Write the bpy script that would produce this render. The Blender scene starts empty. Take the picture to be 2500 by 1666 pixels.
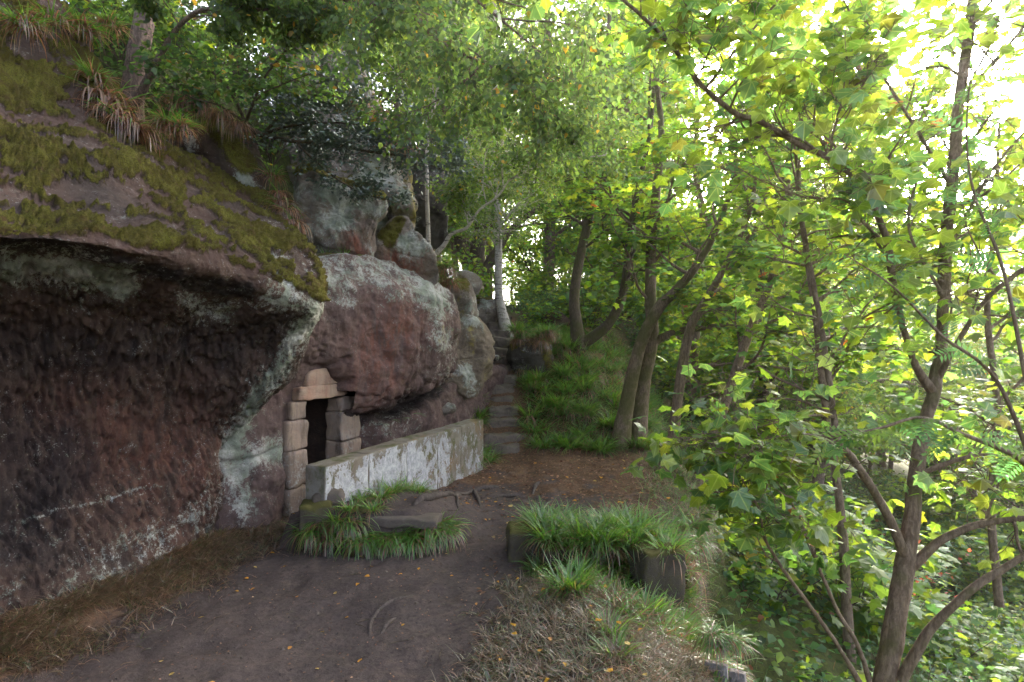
import bpy, math, random
import numpy as np
from mathutils import Vector

# ------------------------------------------------------------------ camera, sky, sun, exposure
scene = bpy.context.scene
CAMZ, FPX = 2.2, 1389.0
cam_d = bpy.data.cameras.new('camera'); cam = bpy.data.objects.new('camera', cam_d)
scene.collection.objects.link(cam)
cam.location = (0, 0, CAMZ); cam.rotation_euler = (math.radians(90), 0, 0)
cam_d.sensor_width = 36.0; cam_d.lens = 36.0 * FPX / 2500.0
cam_d.clip_start = 0.05; cam_d.clip_end = 3000
scene.camera = cam

SUN_AZ, SUN_EL = math.radians(37.0), math.radians(21.0)        # azimuth from +Y towards +X
world = bpy.data.worlds.new('World'); scene.world = world; world.use_nodes = True
wn = world.node_tree.nodes; wl = world.node_tree.links
sky = wn.new('ShaderNodeTexSky'); sky.sky_type = 'NISHITA'; sky.sun_disc = False
sky.sun_elevation = SUN_EL; sky.sun_rotation = SUN_AZ
sky.air_density = 0.5; sky.dust_density = 6.0; sky.ozone_density = 1.0; sky.altitude = 100
wn['Background'].inputs['Strength'].default_value = 0.15
hsv = wn.new('ShaderNodeHueSaturation'); hsv.inputs['Saturation'].default_value = 0.6       # hazy white sky
wl.new(sky.outputs[0], hsv.inputs['Color']); wl.new(hsv.outputs[0], wn['Background'].inputs['Color'])
sun_d = bpy.data.lights.new('sun', 'SUN'); sun = bpy.data.objects.new('sun', sun_d)
scene.collection.objects.link(sun)
sun_d.energy = 2.0; sun_d.angle = math.radians(4.0); sun_d.color = (1.0, 0.87, 0.66)
sdir = Vector((math.sin(SUN_AZ) * math.cos(SUN_EL), math.cos(SUN_AZ) * math.cos(SUN_EL), math.sin(SUN_EL)))
sun.rotation_euler = sdir.to_track_quat('Z', 'Y').to_euler()
sun.location = (20, 30, 25)
vs = scene.view_settings
vs.view_transform = 'Standard'; vs.look = 'None'; vs.gamma = 1.0; vs.use_curve_mapping = False
vs.exposure = 3.6
scene.render.engine = 'CYCLES'
cy = scene.cycles
cy.max_bounces = 7; cy.diffuse_bounces = 4; cy.glossy_bounces = 2; cy.transmission_bounces = 4
cy.volume_bounces = 0; cy.caustics_reflective = False; cy.caustics_refractive = False
cy.use_denoising = True
cy.sample_clamp_indirect = 6.0
try:
    cy.denoiser = 'OPENIMAGEDENOISE'
except Exception:
    pass

rng = np.random.default_rng(7)
random.seed(7)

# ------------------------------------------------------------------ maths helpers
def unp(px, py, d):
    return np.array([(px - 1250.0) / FPX * d, d, CAMZ - (py - 833.0) / FPX * d])

def proj(P):
    y = np.maximum(P[:, 1], 0.05)
    return 1250 + P[:, 0] / y * FPX, 833 - (P[:, 2] - CAMZ) / y * FPX

_perm = np.random.default_rng(3).permutation(256); _perm = np.concatenate([_perm, _perm, _perm])
_grad = np.array([[1,1,0],[-1,1,0],[1,-1,0],[-1,-1,0],[1,0,1],[-1,0,1],[1,0,-1],[-1,0,-1],[0,1,1],[0,-1,1],[0,1,-1],[0,-1,-1],[1,1,0],[0,-1,1],[-1,1,0],[0,-1,-1]], float)

def perlin(P):
    P = np.asarray(P, float); i = np.floor(P).astype(int); f = P - i; i &= 255
    u = f * f * f * (f * (f * 6 - 15) + 10)
    res = 0
    for dx in (0, 1):
        wx = u[:, 0] if dx else 1 - u[:, 0]
        for dy in (0, 1):
            wy = u[:, 1] if dy else 1 - u[:, 1]
            for dz in (0, 1):
                wz = u[:, 2] if dz else 1 - u[:, 2]
                h = _perm[_perm[_perm[(i[:, 0] + dx) & 255] + ((i[:, 1] + dy) & 255)] + ((i[:, 2] + dz) & 255)] & 15
                g = _grad[h]
                res = res + wx * wy * wz * (g[:, 0] * (f[:, 0] - dx) + g[:, 1] * (f[:, 1] - dy) + g[:, 2] * (f[:, 2] - dz))
    return res

def fbm(P, freq=1.0, oct=4, gain=0.5, lac=2.03, off=0.0):
    P = np.asarray(P, float) * freq + off; a, r = 1.0, 0
    for k in range(oct):
        r = r + a * perlin(P); P = P * lac + 17.3; a *= gain
    return r

def ridged(P, freq=1.0, oct=3, off=0.0):
    P = np.asarray(P, float) * freq + off; a, r = 1.0, 0
    for k in range(oct):
        r = r + a * (1 - np.abs(perlin(P)) * 2.2); P = P * 2.1 + 9.1; a *= 0.5
    return r / 1.75

def ss(a, b, x):
    t = np.clip((np.asarray(x, float) - a) / (b - a), 0, 1)
    return t * t * (3 - 2 * t)

def dist_poly(px, py, pts):
    best = np.full(px.shape, 1e9)
    for (ax, ay), (bx, by) in zip(pts[:-1], pts[1:]):
        vx, vy = bx - ax, by - ay
        t = np.clip(((px - ax) * vx + (py - ay) * vy) / max(vx * vx + vy * vy, 1e-9), 0, 1)
        best = np.minimum(best, np.hypot(px - ax - t * vx, py - ay - t * vy))
    return best

def zone(P, pts, rad):
    """soft 0..1 mark along a line of the surface"""
    px, py = proj(P)
    return np.exp(-(dist_poly(px, py, pts) / rad) ** 2)

def catmull(pts, n):
    """resample a list of points (k,m) to n points by Catmull-Rom"""
    pts = np.asarray(pts, float); k = len(pts)
    t = np.linspace(0, k - 1, n); i = np.minimum(t.astype(int), k - 2); f = (t - i)[:, None]
    g = lambda j: pts[np.clip(j, 0, k - 1)]
    p0, p1, p2, p3 = g(i - 1), g(i), g(i + 1), g(i + 2)
    return 0.5 * ((2 * p1) + (-p0 + p2) * f + (2 * p0 - 5 * p1 + 4 * p2 - p3) * f ** 2 + (-p0 + 3 * p1 - 3 * p2 + p3) * f ** 3)

# ------------------------------------------------------------------ mesh helpers
def mesh_from(name, V, F, mat, smooth=True, attrs=None, col=None, luv=None):
    """V (n,3); F either (m,3)/(m,4) array or list of such arrays"""
    me = bpy.data.meshes.new(name)
    Fs = F if isinstance(F, list) else [F]
    Fs = [np.asarray(f, np.int32) for f in Fs if len(f)]
    V = np.asarray(V, np.float32)
    me.vertices.add(len(V)); me.vertices.foreach_set('co', V.ravel())
    tot = np.concatenate([np.full(len(f), f.shape[1], np.int32) for f in Fs])
    idx = np.concatenate([f.ravel() for f in Fs])
    st = np.concatenate([[0], np.cumsum(tot)[:-1]]).astype(np.int32)
    me.loops.add(len(idx)); me.loops.foreach_set('vertex_index', idx)
    me.polygons.add(len(tot)); me.polygons.foreach_set('loop_start', st)
    try: me.polygons.foreach_set('loop_total', tot)
    except Exception: pass
    me.update(calc_edges=True)
    me.polygons.foreach_set('use_smooth', np.full(len(tot), smooth, bool))
    if attrs:
        for k, a in attrs.items():
            at = me.attributes.new(k, 'FLOAT', 'POINT'); at.data.foreach_set('value', np.asarray(a, np.float32))
    if col is not None:
        at = me.attributes.new('Col', 'FLOAT_COLOR', 'POINT')
        c = np.ones((len(V), 4), np.float32); c[:, :3] = col; at.data.foreach_set('color', c.ravel())
    if luv is not None:
        at = me.attributes.new('luv', 'FLOAT_VECTOR', 'POINT'); at.data.foreach_set('vector', np.asarray(luv, np.float32).ravel())
    if mat is not None: me.materials.append(mat)
    return me

def obj(name, me, parent=None, loc=None):
    o = bpy.data.objects.new(name, me); scene.collection.objects.link(o)
    if parent is not None: o.parent = parent
    if loc is not None: o.location = loc
    return o

def tag(o, label=None, cat=None, group=None, kind=None):
    if label: o['label'] = label
    if cat: o['category'] = cat
    if group: o['group'] = group
    if kind: o['kind'] = kind
    return o

def empty(name, loc, label=None, cat=None, group=None):
    o = obj(name, None); o.location = Vector([float(v) for v in loc]); o.empty_display_size = 0.1
    return tag(o, label, cat, group, 'thing')

def grid_faces(nu, nv, wrap=False):
    i = np.arange(nu if wrap else nu - 1)[:, None]; j = np.arange(nv - 1)[None, :]
    i2 = (i + 1) % nu
    a = i * nv + j; b = i2 * nv + j
    return np.stack([a, b, b + 1, a + 1], -1).reshape(-1, 4)

def vnormals(V, F):
    a, b, c, d = V[F[:, 0]], V[F[:, 1]], V[F[:, 2]], V[F[:, 3]]
    fn = np.cross(c - a, d - b); N = np.zeros_like(V)
    for k in range(4): np.add.at(N, F[:, k], fn)
    return N / np.maximum(np.linalg.norm(N, axis=1, keepdims=True), 1e-9)

# ------------------------------------------------------------------ materials
class NT:
    def __init__(s, name):
        s.m = bpy.data.materials.new(name); s.m.use_nodes = True
        s.t = s.m.node_tree; s.t.nodes.clear(); s.out = s.t.nodes.new('ShaderNodeOutputMaterial')
        s.geo = None
    def n(s, typ, **kw):
        o = s.t.nodes.new(typ)
        for k, v in kw.items(): setattr(o, k, v)
        return o
    def l(s, a, b): s.t.links.new(a, b)
    def pos(s):
        if s.geo is None: s.geo = s.n('ShaderNodeNewGeometry')
        return s.geo.outputs['Position']
    def noise(s, scale, detail=4, rough=0.6, dist=0.0, vec=None):
        o = s.n('ShaderNodeTexNoise'); o.inputs['Scale'].default_value = scale
        o.inputs['Detail'].default_value = detail; o.inputs['Roughness'].default_value = rough
        o.inputs['Distortion'].default_value = dist
        s.l(vec if vec is not None else s.pos(), o.inputs['Vector']); return o.outputs['Fac']
    def stretch(s, sx, sy, sz):
        o = s.n('ShaderNodeVectorMath', operation='MULTIPLY'); s.l(s.pos(), o.inputs[0]); o.inputs[1].default_value = (sx, sy, sz)
        return o.outputs[0]
    def attr(s, name): 
        o = s.n('ShaderNodeAttribute'); o.attribute_name = name; return o
    def val(s, v, sock):
        if isinstance(v, (int, float)): sock.default_value = v
        elif isinstance(v, tuple): sock.default_value = v if len(v) == 4 else (*v, 1)
        else: s.l(v, sock)
    def math(s, op, a, b=0.0, c=0.0, clamp=False):
        o = s.n('ShaderNodeMath', operation=op, use_clamp=clamp)
        s.val(a, o.inputs[0]); s.val(b, o.inputs[1]); s.val(c, o.inputs[2]); return o.outputs[0]
    def ramp(s, x, lo, hi):
        o = s.n('ShaderNodeMapRange', clamp=True); o.interpolation_type = 'SMOOTHSTEP'
        s.val(x, o.inputs[0]); o.inputs[1].default_value = lo; o.inputs[2].default_value = hi; return o.outputs[0]
    def mix(s, f, a, b, blend='MIX'):
        o = s.n('ShaderNodeMix', data_type='RGBA', blend_type=blend); o.clamp_factor = True
        s.val(f, o.inputs[0]); s.val(a, o.inputs[6]); s.val(b, o.inputs[7]); return o.outputs[2]
    def bump(s, h, strength, dist):
        o = s.n('ShaderNodeBump'); o.inputs['Strength'].default_value = strength; o.inputs['Distance'].default_value = dist
        s.l(h, o.inputs['Height']); return o.outputs[0]
    def finish(s, col, rough=0.9, normal=None, spec=0.25):
        b = s.n('ShaderNodeBsdfPrincipled'); s.val(col, b.inputs['Base Color']); s.val(rough, b.inputs['Roughness'])
        b.inputs['Specular IOR Level'].default_value = spec
        if normal is not None: s.l(normal, b.inputs['Normal'])
        s.l(b.outputs[0], s.out.inputs['Surface']); return s.m

def rock_mat(name, c1, c2, c3, lich1=(0.42, 0.42, 0.39), lich2=(0.235, 0.265, 0.215)):
    """weathered sandstone; attributes: moss, lich, dark, red, yel (0..1) place growths, tints, dark stain and painted shade, noise breaks their edges"""
    t = NT(name)
    big = t.noise(1.3, 5, 0.6); mid = t.noise(6, 5, 0.65, 0.6); fine = t.noise(22, 5, 0.78); grit = t.noise(80, 4, 0.8)
    streak = t.noise(5, 4, 0.65, 0.8, t.stretch(1.6, 1.6, 0.35))
    c = t.mix(t.ramp(big, 0.35, 0.65), c1, c2)
    c = t.mix(t.ramp(mid, 0.45, 0.75), c, c3)
    c = t.mix(t.math('MULTIPLY', t.attr('red').outputs['Fac'], t.ramp(streak, 0.3, 0.65)), c, (0.20, 0.075, 0.05))
    c = t.mix(t.math('MULTIPLY', t.ramp(fine, 0.35, 0.75), 0.5), c, (0.035, 0.026, 0.024))
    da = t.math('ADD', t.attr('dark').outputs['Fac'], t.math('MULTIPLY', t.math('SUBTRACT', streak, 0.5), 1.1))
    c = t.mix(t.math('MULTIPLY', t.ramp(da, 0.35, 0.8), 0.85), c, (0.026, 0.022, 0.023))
    la = t.attr('lich').outputs['Fac']
    lm = t.math('ADD', t.math('ADD', la, t.math('MULTIPLY', t.math('SUBTRACT', grit, 0.5), 1.3)), t.math('ADD', t.math('MULTIPLY', t.math('SUBTRACT', fine, 0.5), 1.9), t.math('MULTIPLY', t.math('SUBTRACT', mid, 0.5), 1.6)))
    lc = t.mix(t.ramp(t.noise(3.1, 4, 0.6), 0.4, 0.6), lich1, lich2)
    lc = t.mix(t.math('MULTIPLY', t.ramp(grit, 0.45, 0.72), 0.7), lc, (0.12, 0.115, 0.10))
    c = t.mix(t.math('MULTIPLY', t.ramp(lm, 0.45, 0.8), 0.9), c, lc)
    sp = t.math('MULTIPLY', t.math('MULTIPLY', t.ramp(t.noise(42, 3, 0.6), 0.62, 0.70), t.ramp(mid, 0.42, 0.6)), t.ramp(la, -0.1, 0.5))
    c = t.mix(sp, c, (0.5, 0.5, 0.48))
    ya = t.math('ADD', t.attr('yel').outputs['Fac'], t.math('MULTIPLY', t.math('SUBTRACT', mid, 0.5), 1.6))
    c = t.mix(t.math('MULTIPLY', t.ramp(ya, 0.45, 0.85), 0.8), c, t.mix(fine, (0.30, 0.22, 0.03), (0.17, 0.15, 0.03)))
    ma = t.math('ADD', t.attr('moss').outputs['Fac'], t.math('MULTIPLY', t.math('SUBTRACT', fine, 0.5), 0.9))
    mm = t.ramp(ma, 0.42, 0.62)
    mc = t.mix(t.ramp(t.noise(4, 4, 0.6), 0.35, 0.65), (0.095, 0.078, 0.013), (0.155, 0.145, 0.022))
    mc = t.mix(t.ramp(grit, 0.42, 0.72), mc, (0.025, 0.021, 0.008))
    mc = t.mix(t.ramp(t.noise(13, 3, 0.6), 0.5, 0.75), mc, (0.09, 0.058, 0.022))
    c = t.mix(mm, c, mc)
    h = t.math('ADD', t.math('MULTIPLY', fine, 0.7), t.math('MULTIPLY', grit, 0.35))
    h = t.math('ADD', h, t.math('MULTIPLY', t.math('MULTIPLY', mm, grit), 0.9))
    return t.finish(c, 0.92, t.bump(h, 0.95, 0.035), 0.15)

M = {}
M['rock'] = rock_mat('sandstone', (0.084, 0.050, 0.039), (0.064, 0.047, 0.039), (0.118, 0.080, 0.063))
M['rock_face'] = rock_mat('sandstone_carved', (0.150, 0.098, 0.088), (0.110, 0.075, 0.070), (0.19, 0.13, 0.117))
M['rock_grey'] = rock_mat('sandstone_grey', (0.235, 0.195, 0.165), (0.175, 0.140, 0.12), (0.30, 0.26, 0.225))

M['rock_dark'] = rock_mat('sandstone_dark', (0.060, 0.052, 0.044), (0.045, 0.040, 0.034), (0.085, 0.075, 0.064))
M['rock_buff'] = rock_mat('sandstone_buff', (0.20, 0.155, 0.115), (0.15, 0.115, 0.088), (0.25, 0.20, 0.15))

def soil_mat():
    t = NT('soil')
    big = t.noise(0.9, 4, 0.6); mid = t.noise(7, 5, 0.7); fine = t.noise(26, 5, 0.8); grit = t.noise(95, 3, 0.75)
    c = t.mix(t.ramp(big, 0.35, 0.65), (0.064, 0.050, 0.048), (0.086, 0.067, 0.061))
    c = t.mix(t.math('MULTIPLY', t.ramp(mid, 0.45, 0.75), 0.6), c, (0.135, 0.098, 0.082))
    lit = t.attr('litter').outputs['Fac']
    lm = t.ramp(t.math('ADD', lit, t.math('MULTIPLY', t.math('SUBTRACT', mid, 0.5), 1.0)), 0.3, 0.8)
    lc = t.mix(t.ramp(t.noise(30, 3, 0.7), 0.35, 0.65), (0.10, 0.055, 0.032), (0.17, 0.10, 0.058))
    c = t.mix(lm, c, lc)
    gm = t.ramp(t.math('ADD', t.attr('green').outputs['Fac'], t.math('MULTIPLY', t.math('SUBTRACT', mid, 0.5), 0.9)), 0.35, 0.75)
    gc = t.mix(t.ramp(t.noise(16, 4, 0.7), 0.35, 0.65), (0.035, 0.045, 0.012), (0.07, 0.085, 0.02))
    c = t.mix(gm, c, gc)
    c = t.mix(t.math('MULTIPLY', t.ramp(fine, 0.42, 0.68), 0.7), c, (0.036, 0.027, 0.025))
    c = t.mix(t.math('MULTIPLY', t.ramp(grit, 0.62, 0.75), 0.5), c, (0.2, 0.165, 0.14))
    h = t.math('ADD', t.math('ADD', mid, t.math('MULTIPLY', fine, 0.6)), t.math('MULTIPLY', grit, 0.25))
    return t.finish(c, 0.95, t.bump(h, 0.9, 0.03), 0.12)
M['soil'] = soil_mat()

def leaf_mat(name, trans=0.5, gloss=0.06, rough=0.4, boost=1.6, veins=0.0):
    t = NT(name)
    a = t.attr('Col'); col = a.outputs['Color']
    nz = t.noise(45, 3, 0.6)
    if veins:
        uv = t.attr('luv'); sp = t.n('ShaderNodeSeparateXYZ'); t.l(uv.outputs['Vector'], sp.inputs[0])
        an = t.math('ARCTAN2', sp.outputs[1], sp.outputs[0])
        vm = t.math('PINGPONG', t.math('ADD', t.math('ABSOLUTE', an), 0.0), 0.42)
        rr = t.math('ADD', t.math('ABSOLUTE', sp.outputs[0]), t.math('ABSOLUTE', sp.outputs[1]))
        line = t.math('MULTIPLY', t.ramp(t.math('MULTIPLY', vm, rr), 0.045, 0.012), t.ramp(rr, 0.02, 0.08))
        col = t.mix(t.math('MULTIPLY', line, veins), col, (0.24, 0.30, 0.08))
    col = t.mix(t.math('MULTIPLY', t.ramp(nz, 0.45, 0.8), 0.25), col, (0.06, 0.045, 0.012))
    d = t.n('ShaderNodeBsdfDiffuse'); t.l(col, d.inputs['Color'])
    tr = t.n('ShaderNodeBsdfTranslucent')
    hs = t.n('ShaderNodeHueSaturation'); hs.inputs['Hue'].default_value = 0.484; hs.inputs['Saturation'].default_value = 1.08
    hs.inputs['Value'].default_value = boost; t.l(col, hs.inputs['Color']); t.l(hs.outputs[0], tr.inputs['Color'])
    m1 = t.n('ShaderNodeMixShader'); m1.inputs[0].default_value = trans
    t.l(d.outputs[0], m1.inputs[1]); t.l(tr.outputs[0], m1.inputs[2])
    g = t.n('ShaderNodeBsdfGlossy'); g.inputs['Roughness'].default_value = rough; g.inputs['Color'].default_value = (0.9, 0.95, 1, 1)
    m2 = t.n('ShaderNodeMixShader'); m2.inputs[0].default_value = gloss
    t.l(m1.outputs[0], m2.inputs[1]); t.l(g.outputs[0], m2.inputs[2]); t.l(m2.outputs[0], t.out.inputs['Surface'])
    return t.m
M['leaf'] = leaf_mat('leaf_tissue', 0.58, 0.028, 0.5, 2.9)
M['leaf_near'] = leaf_mat('broad_leaf_tissue', 0.58, 0.04, 0.42, 2.7, 0.35)
M['holly'] = leaf_mat('glossy_leaf', 0.25, 0.14, 0.28, 1.3)
M['blade'] = leaf_mat('grass_blade', 0.45, 0.07, 0.4, 2.2)
M['dry'] = leaf_mat('dry_leaf', 0.3, 0.03, 0.5, 1.3)

def bark_mat(name, c1, c2, moss=(0.06, 0.065, 0.015), mossamt=0.5, rings=0.0, scale=9):
    t = NT(name)
    v = t.stretch(1, 1, 0.28); n1 = t.noise(scale * 4, 5, 0.7, 0.4, v); n2 = t.noise(3.2, 4, 0.6); n3 = t.noise(70, 3, 0.7)
    c = t.mix(t.ramp(n1, 0.35, 0.68), c1, c2)
    if rings > 0:
        vb = t.stretch(2.2, 2.2, 16); rb = t.noise(1.6, 4, 0.7, 0.5, vb)
        c = t.mix(t.math('MULTIPLY', t.ramp(rb, 0.54, 0.64), rings), c, (0.05, 0.04, 0.035))
    ma = t.math('ADD', t.attr('moss').outputs['Fac'], t.math('MULTIPLY', t.math('SUBTRACT', n2, 0.5), 1.6))
    c = t.mix(t.math('MULTIPLY', t.ramp(ma, 0.4, 0.8), mossamt), c, moss)
    c = t.mix(t.math('MULTIPLY', t.ramp(n3, 0.5, 0.8), 0.4), c, (0.03, 0.025, 0.02))
    return t.finish(c, 0.9, t.bump(t.math('ADD', n1, t.math('MULTIPLY', n3, 0.4)), 0.8, 0.015), 0.15)
M['bark'] = bark_mat('sycamore_bark', (0.10, 0.07, 0.05), (0.21, 0.155, 0.115), mossamt=0.7)
M['bark_dark'] = bark_mat('wood_bark', (0.055, 0.042, 0.032), (0.12, 0.09, 0.068), mossamt=0.75)
M['bark_birch'] = bark_mat('birch_bark', (0.34, 0.30, 0.27), (0.52, 0.48, 0.44), mossamt=0.75, rings=0.85)
M['bark_old'] = bark_mat('old_birch_bark', (0.09, 0.065, 0.055), (0.24, 0.17, 0.14), mossamt=0.6, rings=0.6)
M['root'] = bark_mat('worn_root', (0.052, 0.041, 0.037), (0.10, 0.080, 0.070), mossamt=0.0)
M['deadwood'] = bark_mat('weathered_wood', (0.13, 0.115, 0.12), (0.30, 0.27, 0.27), moss=(0.11, 0.10, 0.02), mossamt=0.8, scale=14)

def stone_mat(name, c1, c2, lich=0.4, moss=0.0, stain=0.5, mbase=0.0):
    t = NT(name)
    oi = t.n('ShaderNodeObjectInfo')
    n1 = t.noise(4, 5, 0.65, 0.5); n2 = t.noise(19, 5, 0.78); n3 = t.noise(75, 4, 0.8)
    st = t.noise(4.5, 4, 0.6, 0.6, t.stretch(2.2, 2.2, 0.4))
    c = t.mix(t.ramp(n1, 0.35, 0.65), c1, c2)
    c = t.mix(t.math('MULTIPLY', oi.outputs['Random'], 0.30), c, (0.34, 0.235, 0.175) if lich > 0 else (0.12, 0.10, 0.085))
    c = t.mix(t.math('MULTIPLY', t.ramp(st, 0.5, 0.68), stain), c, (0.055, 0.043, 0.04))
    c = t.mix(t.math('MULTIPLY', t.ramp(n2, 0.5, 0.75), 0.45), c, (0.07, 0.055, 0.05))
    geo = t.n('ShaderNodeNewGeometry'); sep = t.n('ShaderNodeSeparateXYZ'); t.l(geo.outputs['Position'], sep.inputs[0])
    low = t.math('SUBTRACT', 1.0, t.ramp(sep.outputs[2], 0.3, 0.95))
    la = t.math('MULTIPLY', t.math('ADD', t.ramp(t.math('ADD', n2, t.math('MULTIPLY', n1, 0.6)), 0.8, 1.0), 0.0), lich)
    la = t.math('MULTIPLY', la, t.math('ADD', 0.25, t.math('MULTIPLY', low, 1.2)), clamp=True)
    c = t.mix(la, c, (0.42, 0.41, 0.39))
    if moss > 0:
        sn = t.n('ShaderNodeSeparateXYZ'); t.l(geo.outputs['Normal'], sn.inputs[0])
        mm = t.math('ADD', t.math('ADD', t.math('MULTIPLY', t.ramp(sn.outputs[2], 0.0, 0.8), 0.6), mbase), t.math('MULTIPLY', t.math('SUBTRACT', n2, 0.4), 1.1))
        c = t.mix(t.math('MULTIPLY', t.ramp(mm, 0.2, 0.6), moss), c, t.mix(n3, (0.05, 0.045, 0.01), (0.10, 0.095, 0.02)))
    return t.finish(c, 0.9, t.bump(t.math('ADD', n2, t.math('MULTIPLY', n3, 0.5)), 0.8, 0.02), 0.15)
M['door_stone'] = stone_mat('dressed_sandstone', (0.30, 0.225, 0.175), (0.225, 0.168, 0.138), 0.8, 0.0, 0.6)
M['lintel_stone'] = stone_mat('pink_sandstone', (0.38, 0.215, 0.155), (0.40, 0.29, 0.22), 0.15, 0.0, 0.3)
M['step_stone'] = stone_mat('worn_step_stone', (0.185, 0.148, 0.122), (0.125, 0.100, 0.083), 0.0, 0.15, 0.5)
M['dark_stone'] = stone_mat('damp_stone', (0.040, 0.034, 0.027), (0.062, 0.052, 0.041), 0.0, 0.8, 0.5, 0.15)
M['slab'] = stone_mat('slab_stone', (0.135, 0.108, 0.095), (0.10, 0.08, 0.072), 0.0, 0.1, 0.2)

def whitewash_mat():
    t = NT('peeling_whitewash')
    n1 = t.noise(2.6, 5, 0.7, 0.8); n2 = t.noise(15, 5, 0.78, 0.6); n3 = t.noise(70, 4, 0.8)
    st = t.noise(2.6, 5, 0.7, 0.5, t.stretch(1.6, 1.6, 0.95))
    stone = t.mix(t.ramp(n1, 0.35, 0.65), (0.13, 0.105, 0.080), (0.19, 0.172, 0.145))
    stone = t.mix(t.ramp(t.noise(3.7, 4, 0.6), 0.5, 0.65), stone, (0.085, 0.085, 0.035))
    stone = t.mix(t.math('MULTIPLY', t.ramp(t.noise(2.1, 3, 0.5, 0.4), 0.58, 0.68), 0.7), stone, (0.17, 0.105, 0.050))
    white = t.mix(t.ramp(n2, 0.3, 0.7), (0.46, 0.46, 0.475), (0.22, 0.22, 0.235))
    white = t.mix(t.math('MULTIPLY', t.ramp(n3, 0.5, 0.8), 0.35), white, (0.16, 0.16, 0.16))
    geo = t.n('ShaderNodeNewGeometry'); sep = t.n('ShaderNodeSeparateXYZ'); t.l(geo.outputs['Position'], sep.inputs[0])
    sn = t.n('ShaderNodeSeparateXYZ'); t.l(geo.outputs['Normal'], sn.inputs[0])
    w = t.math('ADD', t.math('MULTIPLY', st, 1.0), t.math('MULTIPLY', n2, 0.75))
    w = t.math('SUBTRACT', w, t.math('MULTIPLY', t.ramp(sep.outputs[1], 7.6, 9.6), 0.17))
    w = t.math('SUBTRACT', w, t.math('MULTIPLY', t.ramp(sep.outputs[2], 0.60, 0.86), 0.11))
    m = t.ramp(w, 0.73, 0.81)
    m = t.math('MULTIPLY', m, t.math('SUBTRACT', 1.0, t.ramp(sn.outputs[2], 0.35, 0.75)))
    m = t.math('MULTIPLY', m, t.math('SUBTRACT', 1.0, t.math('MULTIPLY', t.ramp(t.math('MULTIPLY', sn.outputs[1], -1.0), 0.6, 0.85), 0.85)))
    c = t.mix(m, stone, white)
    h = t.math('ADD', t.math('MULTIPLY', m, 0.6), t.math('ADD', n2, t.math('MULTIPLY', n3, 0.4)))
    return t.finish(c, 0.88, t.bump(h, 0.7, 0.012), 0.2)
M['whitewash'] = whitewash_mat()

# ------------------------------------------------------------------ ground
P0 = np.array([-2.80, 7.10]); TV = np.array([0.37, 0.93]); TV = TV / np.linalg.norm(TV); NV = np.array([TV[1], -TV[0]])
W0 = np.array([-2.04, 6.20]); W1 = np.array([-0.50, 9.95])            # front top edge of the parapet wall

def edge_x(y):
    return np.interp(y, [-20, 1, 3.7, 5, 5.8, 6.6, 8, 10.5, 12, 14, 16, 20, 40, 80, 300], [1.2, 1.2, 1.50, 1.62, 1.74, 2.15, 2.6, 3.05, 3.2, 3.4, 4.2, 6, 9, 16, 60])

def stair_x(y):
    return np.interp(y, [9, 11.2, 13, 16, 18, 22], [-0.15, -0.2, -0.25, -0.40, -0.5, -1.2])

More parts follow.
